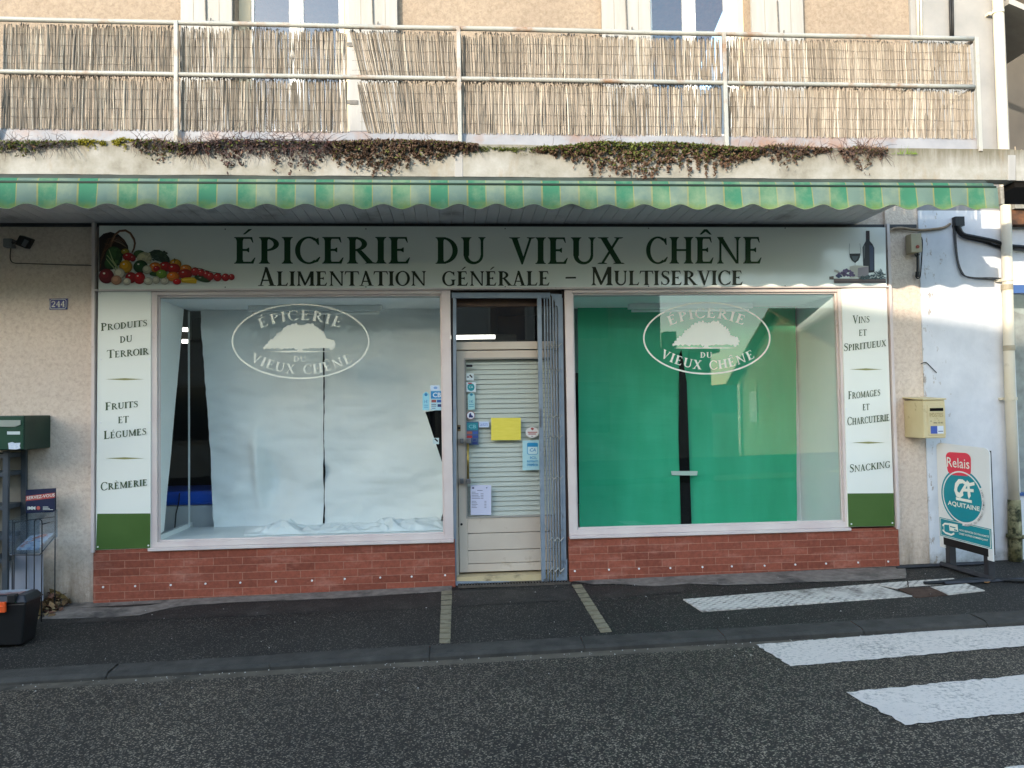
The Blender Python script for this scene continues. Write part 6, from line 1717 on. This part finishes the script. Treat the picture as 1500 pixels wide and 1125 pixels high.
# ------------------------------------------------------------------ across the street (seen in the glass, and shading the shop)
M_opp = mat('opposite_render', (128, 122, 112), (142, 136, 124), 1, .9)
M_opp2 = mat('opposite_cream', (186, 176, 140), (196, 186, 150), 1, .9)
M_opptile = mat('roof_tile_far', (126, 84, 64), (150, 106, 84), 7, .9, .6, 24)
def simple_windows(par, xs, zs_, Y, w_=.95, h=1.4, gl=True):
    for x_ in xs:
        for z_ in zs_:
            b = MB(); b.box(x_ - w_ / 2 - .07, Y, z_ - .07, x_ + w_ / 2 + .07, Y + .04, z_ + h + .07); f = b.build('window', mat('old_frame', (120, 112, 100), None), par)
            b = MB(); b.box(x_ - w_ / 2, Y + .041, z_, x_ + w_ / 2, Y + .05, z_ + h); b.build('pane', mat('dull_glass', (40, 46, 52), None, rough=.1, spec=.6), f)
YO = -14.2
oh = thing('opposite_house', 'tall grey rendered terrace across the street, seen only as a reflection', 'house', (-8, -17, 0))
ZO = 2.62 + .25 * 13.95
b = MB(); b.prism([(-26, YO, -.8), (-4.9, YO, -.8), (-4.9, YO, ZO - .42), (-7.8, YO, ZO), (-26, YO, ZO)], (0, -6, 0)); b.build('wall', M_opp, oh)
b = MB(); b.prism([(-26.2, YO + .25, ZO + .0), (-7.8, YO + .25, ZO), (-4.7, YO + .25, ZO - .45), (-4.7, YO + .25, ZO - .39), (-7.8, YO + .25, ZO + .06), (-26.2, YO + .25, ZO + .06)], (0, -6.5, 0)); b.build('roof', M_opptile, oh)
simple_windows(oh, (-22, -19, -16, -13, -10, -7), (.9, 3.6), YO)
oh2 = thing('opposite_house', 'lower pale house joined to the terrace across the street', 'house', (0, -15.4, 0))
b = MB(); b.box(-4.88, YO - 2.2, -.8, 5.75, YO, ZO - .5); b.build('wall', mat('opposite_stone', (100, 97, 90), (114, 110, 102), 1.2, .9), oh2)
b = MB(); b.prism([(-4.6, YO + .25, ZO - .5), (5.9, YO + .25, ZO - .5), (5.9, YO - 2.4, ZO - .2), (-4.6, YO - 2.4, ZO - .2)], (0, 0, .08)); b.build('roof', M_opptile, oh2)
simple_windows(oh2, (-3.5, -1, 1.5, 3.8), (.9, 3.5), YO)
oh3 = thing('opposite_annex', 'low grey annex with a chimney beside the opposite houses', 'house', (6, -16, 0))
b = MB(); b.box(5.77, YO - 2.4, -.8, 7.3, YO - .4, 3.1); b.build('wall', M_opp, oh3)
b = MB(); b.box(5.76, YO - 2.6, 3.1, 7.5, YO - .2, 3.22); rf = b.build('roof', M_opptile, oh3)
b = MB(); b.box(6.2, YO - 1.6, 3.22, 6.55, YO - 1.2, 3.8); b.build('chimney', M_opp, rf)
gh = thing('gable_house', 'small cream house with tiled gable roof reflected in the right window', 'house', (12, -13, 0))
b = MB(); b.prism([(12.75, -18.1, -.8), (12.75, -18.1, 3.6), (12.75, -22.6, 5.25), (12.75, -27.1, 2.7), (12.75, -27.1, -.8)], (9, 0, 0)); b.build('wall', M_opp2, gh)
b = MB(); b.prism([(12.4, -17.6, 3.45), (12.4, -22.6, 5.3), (22, -22.6, 5.3), (22, -17.6, 3.45)], (0, 0, .12)); b.prism([(12.4, -22.6, 5.3), (12.4, -27.6, 2.55), (22, -27.6, 2.55), (22, -22.6, 5.3)], (0, 0, .12)); b.build('roof', M_opptile, gh)
b = MB(); b.box(12.66, -26.9, -.5, 12.74, -26.6, 2.6); b.build('downpipe', M_winframe, gh)
b = MB(); b.box(12.70, -25.6, .9, 12.749, -24.8, 2.2); b.build('window', M_winframe, gh)
# hills far off
b = MB(); v = []; fs = []
N = 120
for i in range(N + 1):
    a = 2 * math.pi * i / N; h = 16 + 12 * noise.noise((math.cos(a) * 3, math.sin(a) * 3, 1)) + 5 * noise.noise((math.cos(a) * 11, math.sin(a) * 11, 2))
    v += [(420 * math.cos(a), 420 * math.sin(a), -1), (470 * math.cos(a), 470 * math.sin(a), h), (700 * math.cos(a), 700 * math.sin(a), h * .8)]
for i in range(N):
    k = i * 3; fs += [(k, k + 3, k + 4, k + 1), (k + 1, k + 4, k + 5, k + 2)]
b.idx(v, fs); o = b.build('hills', mat('far_hills', (70, 92, 84), (84, 104, 96), .02, .95), loc=(0, 0, 0)); o['kind'] = 'structure'

for o in bpy.data.objects:
    if '_w' in o: del o['_w']
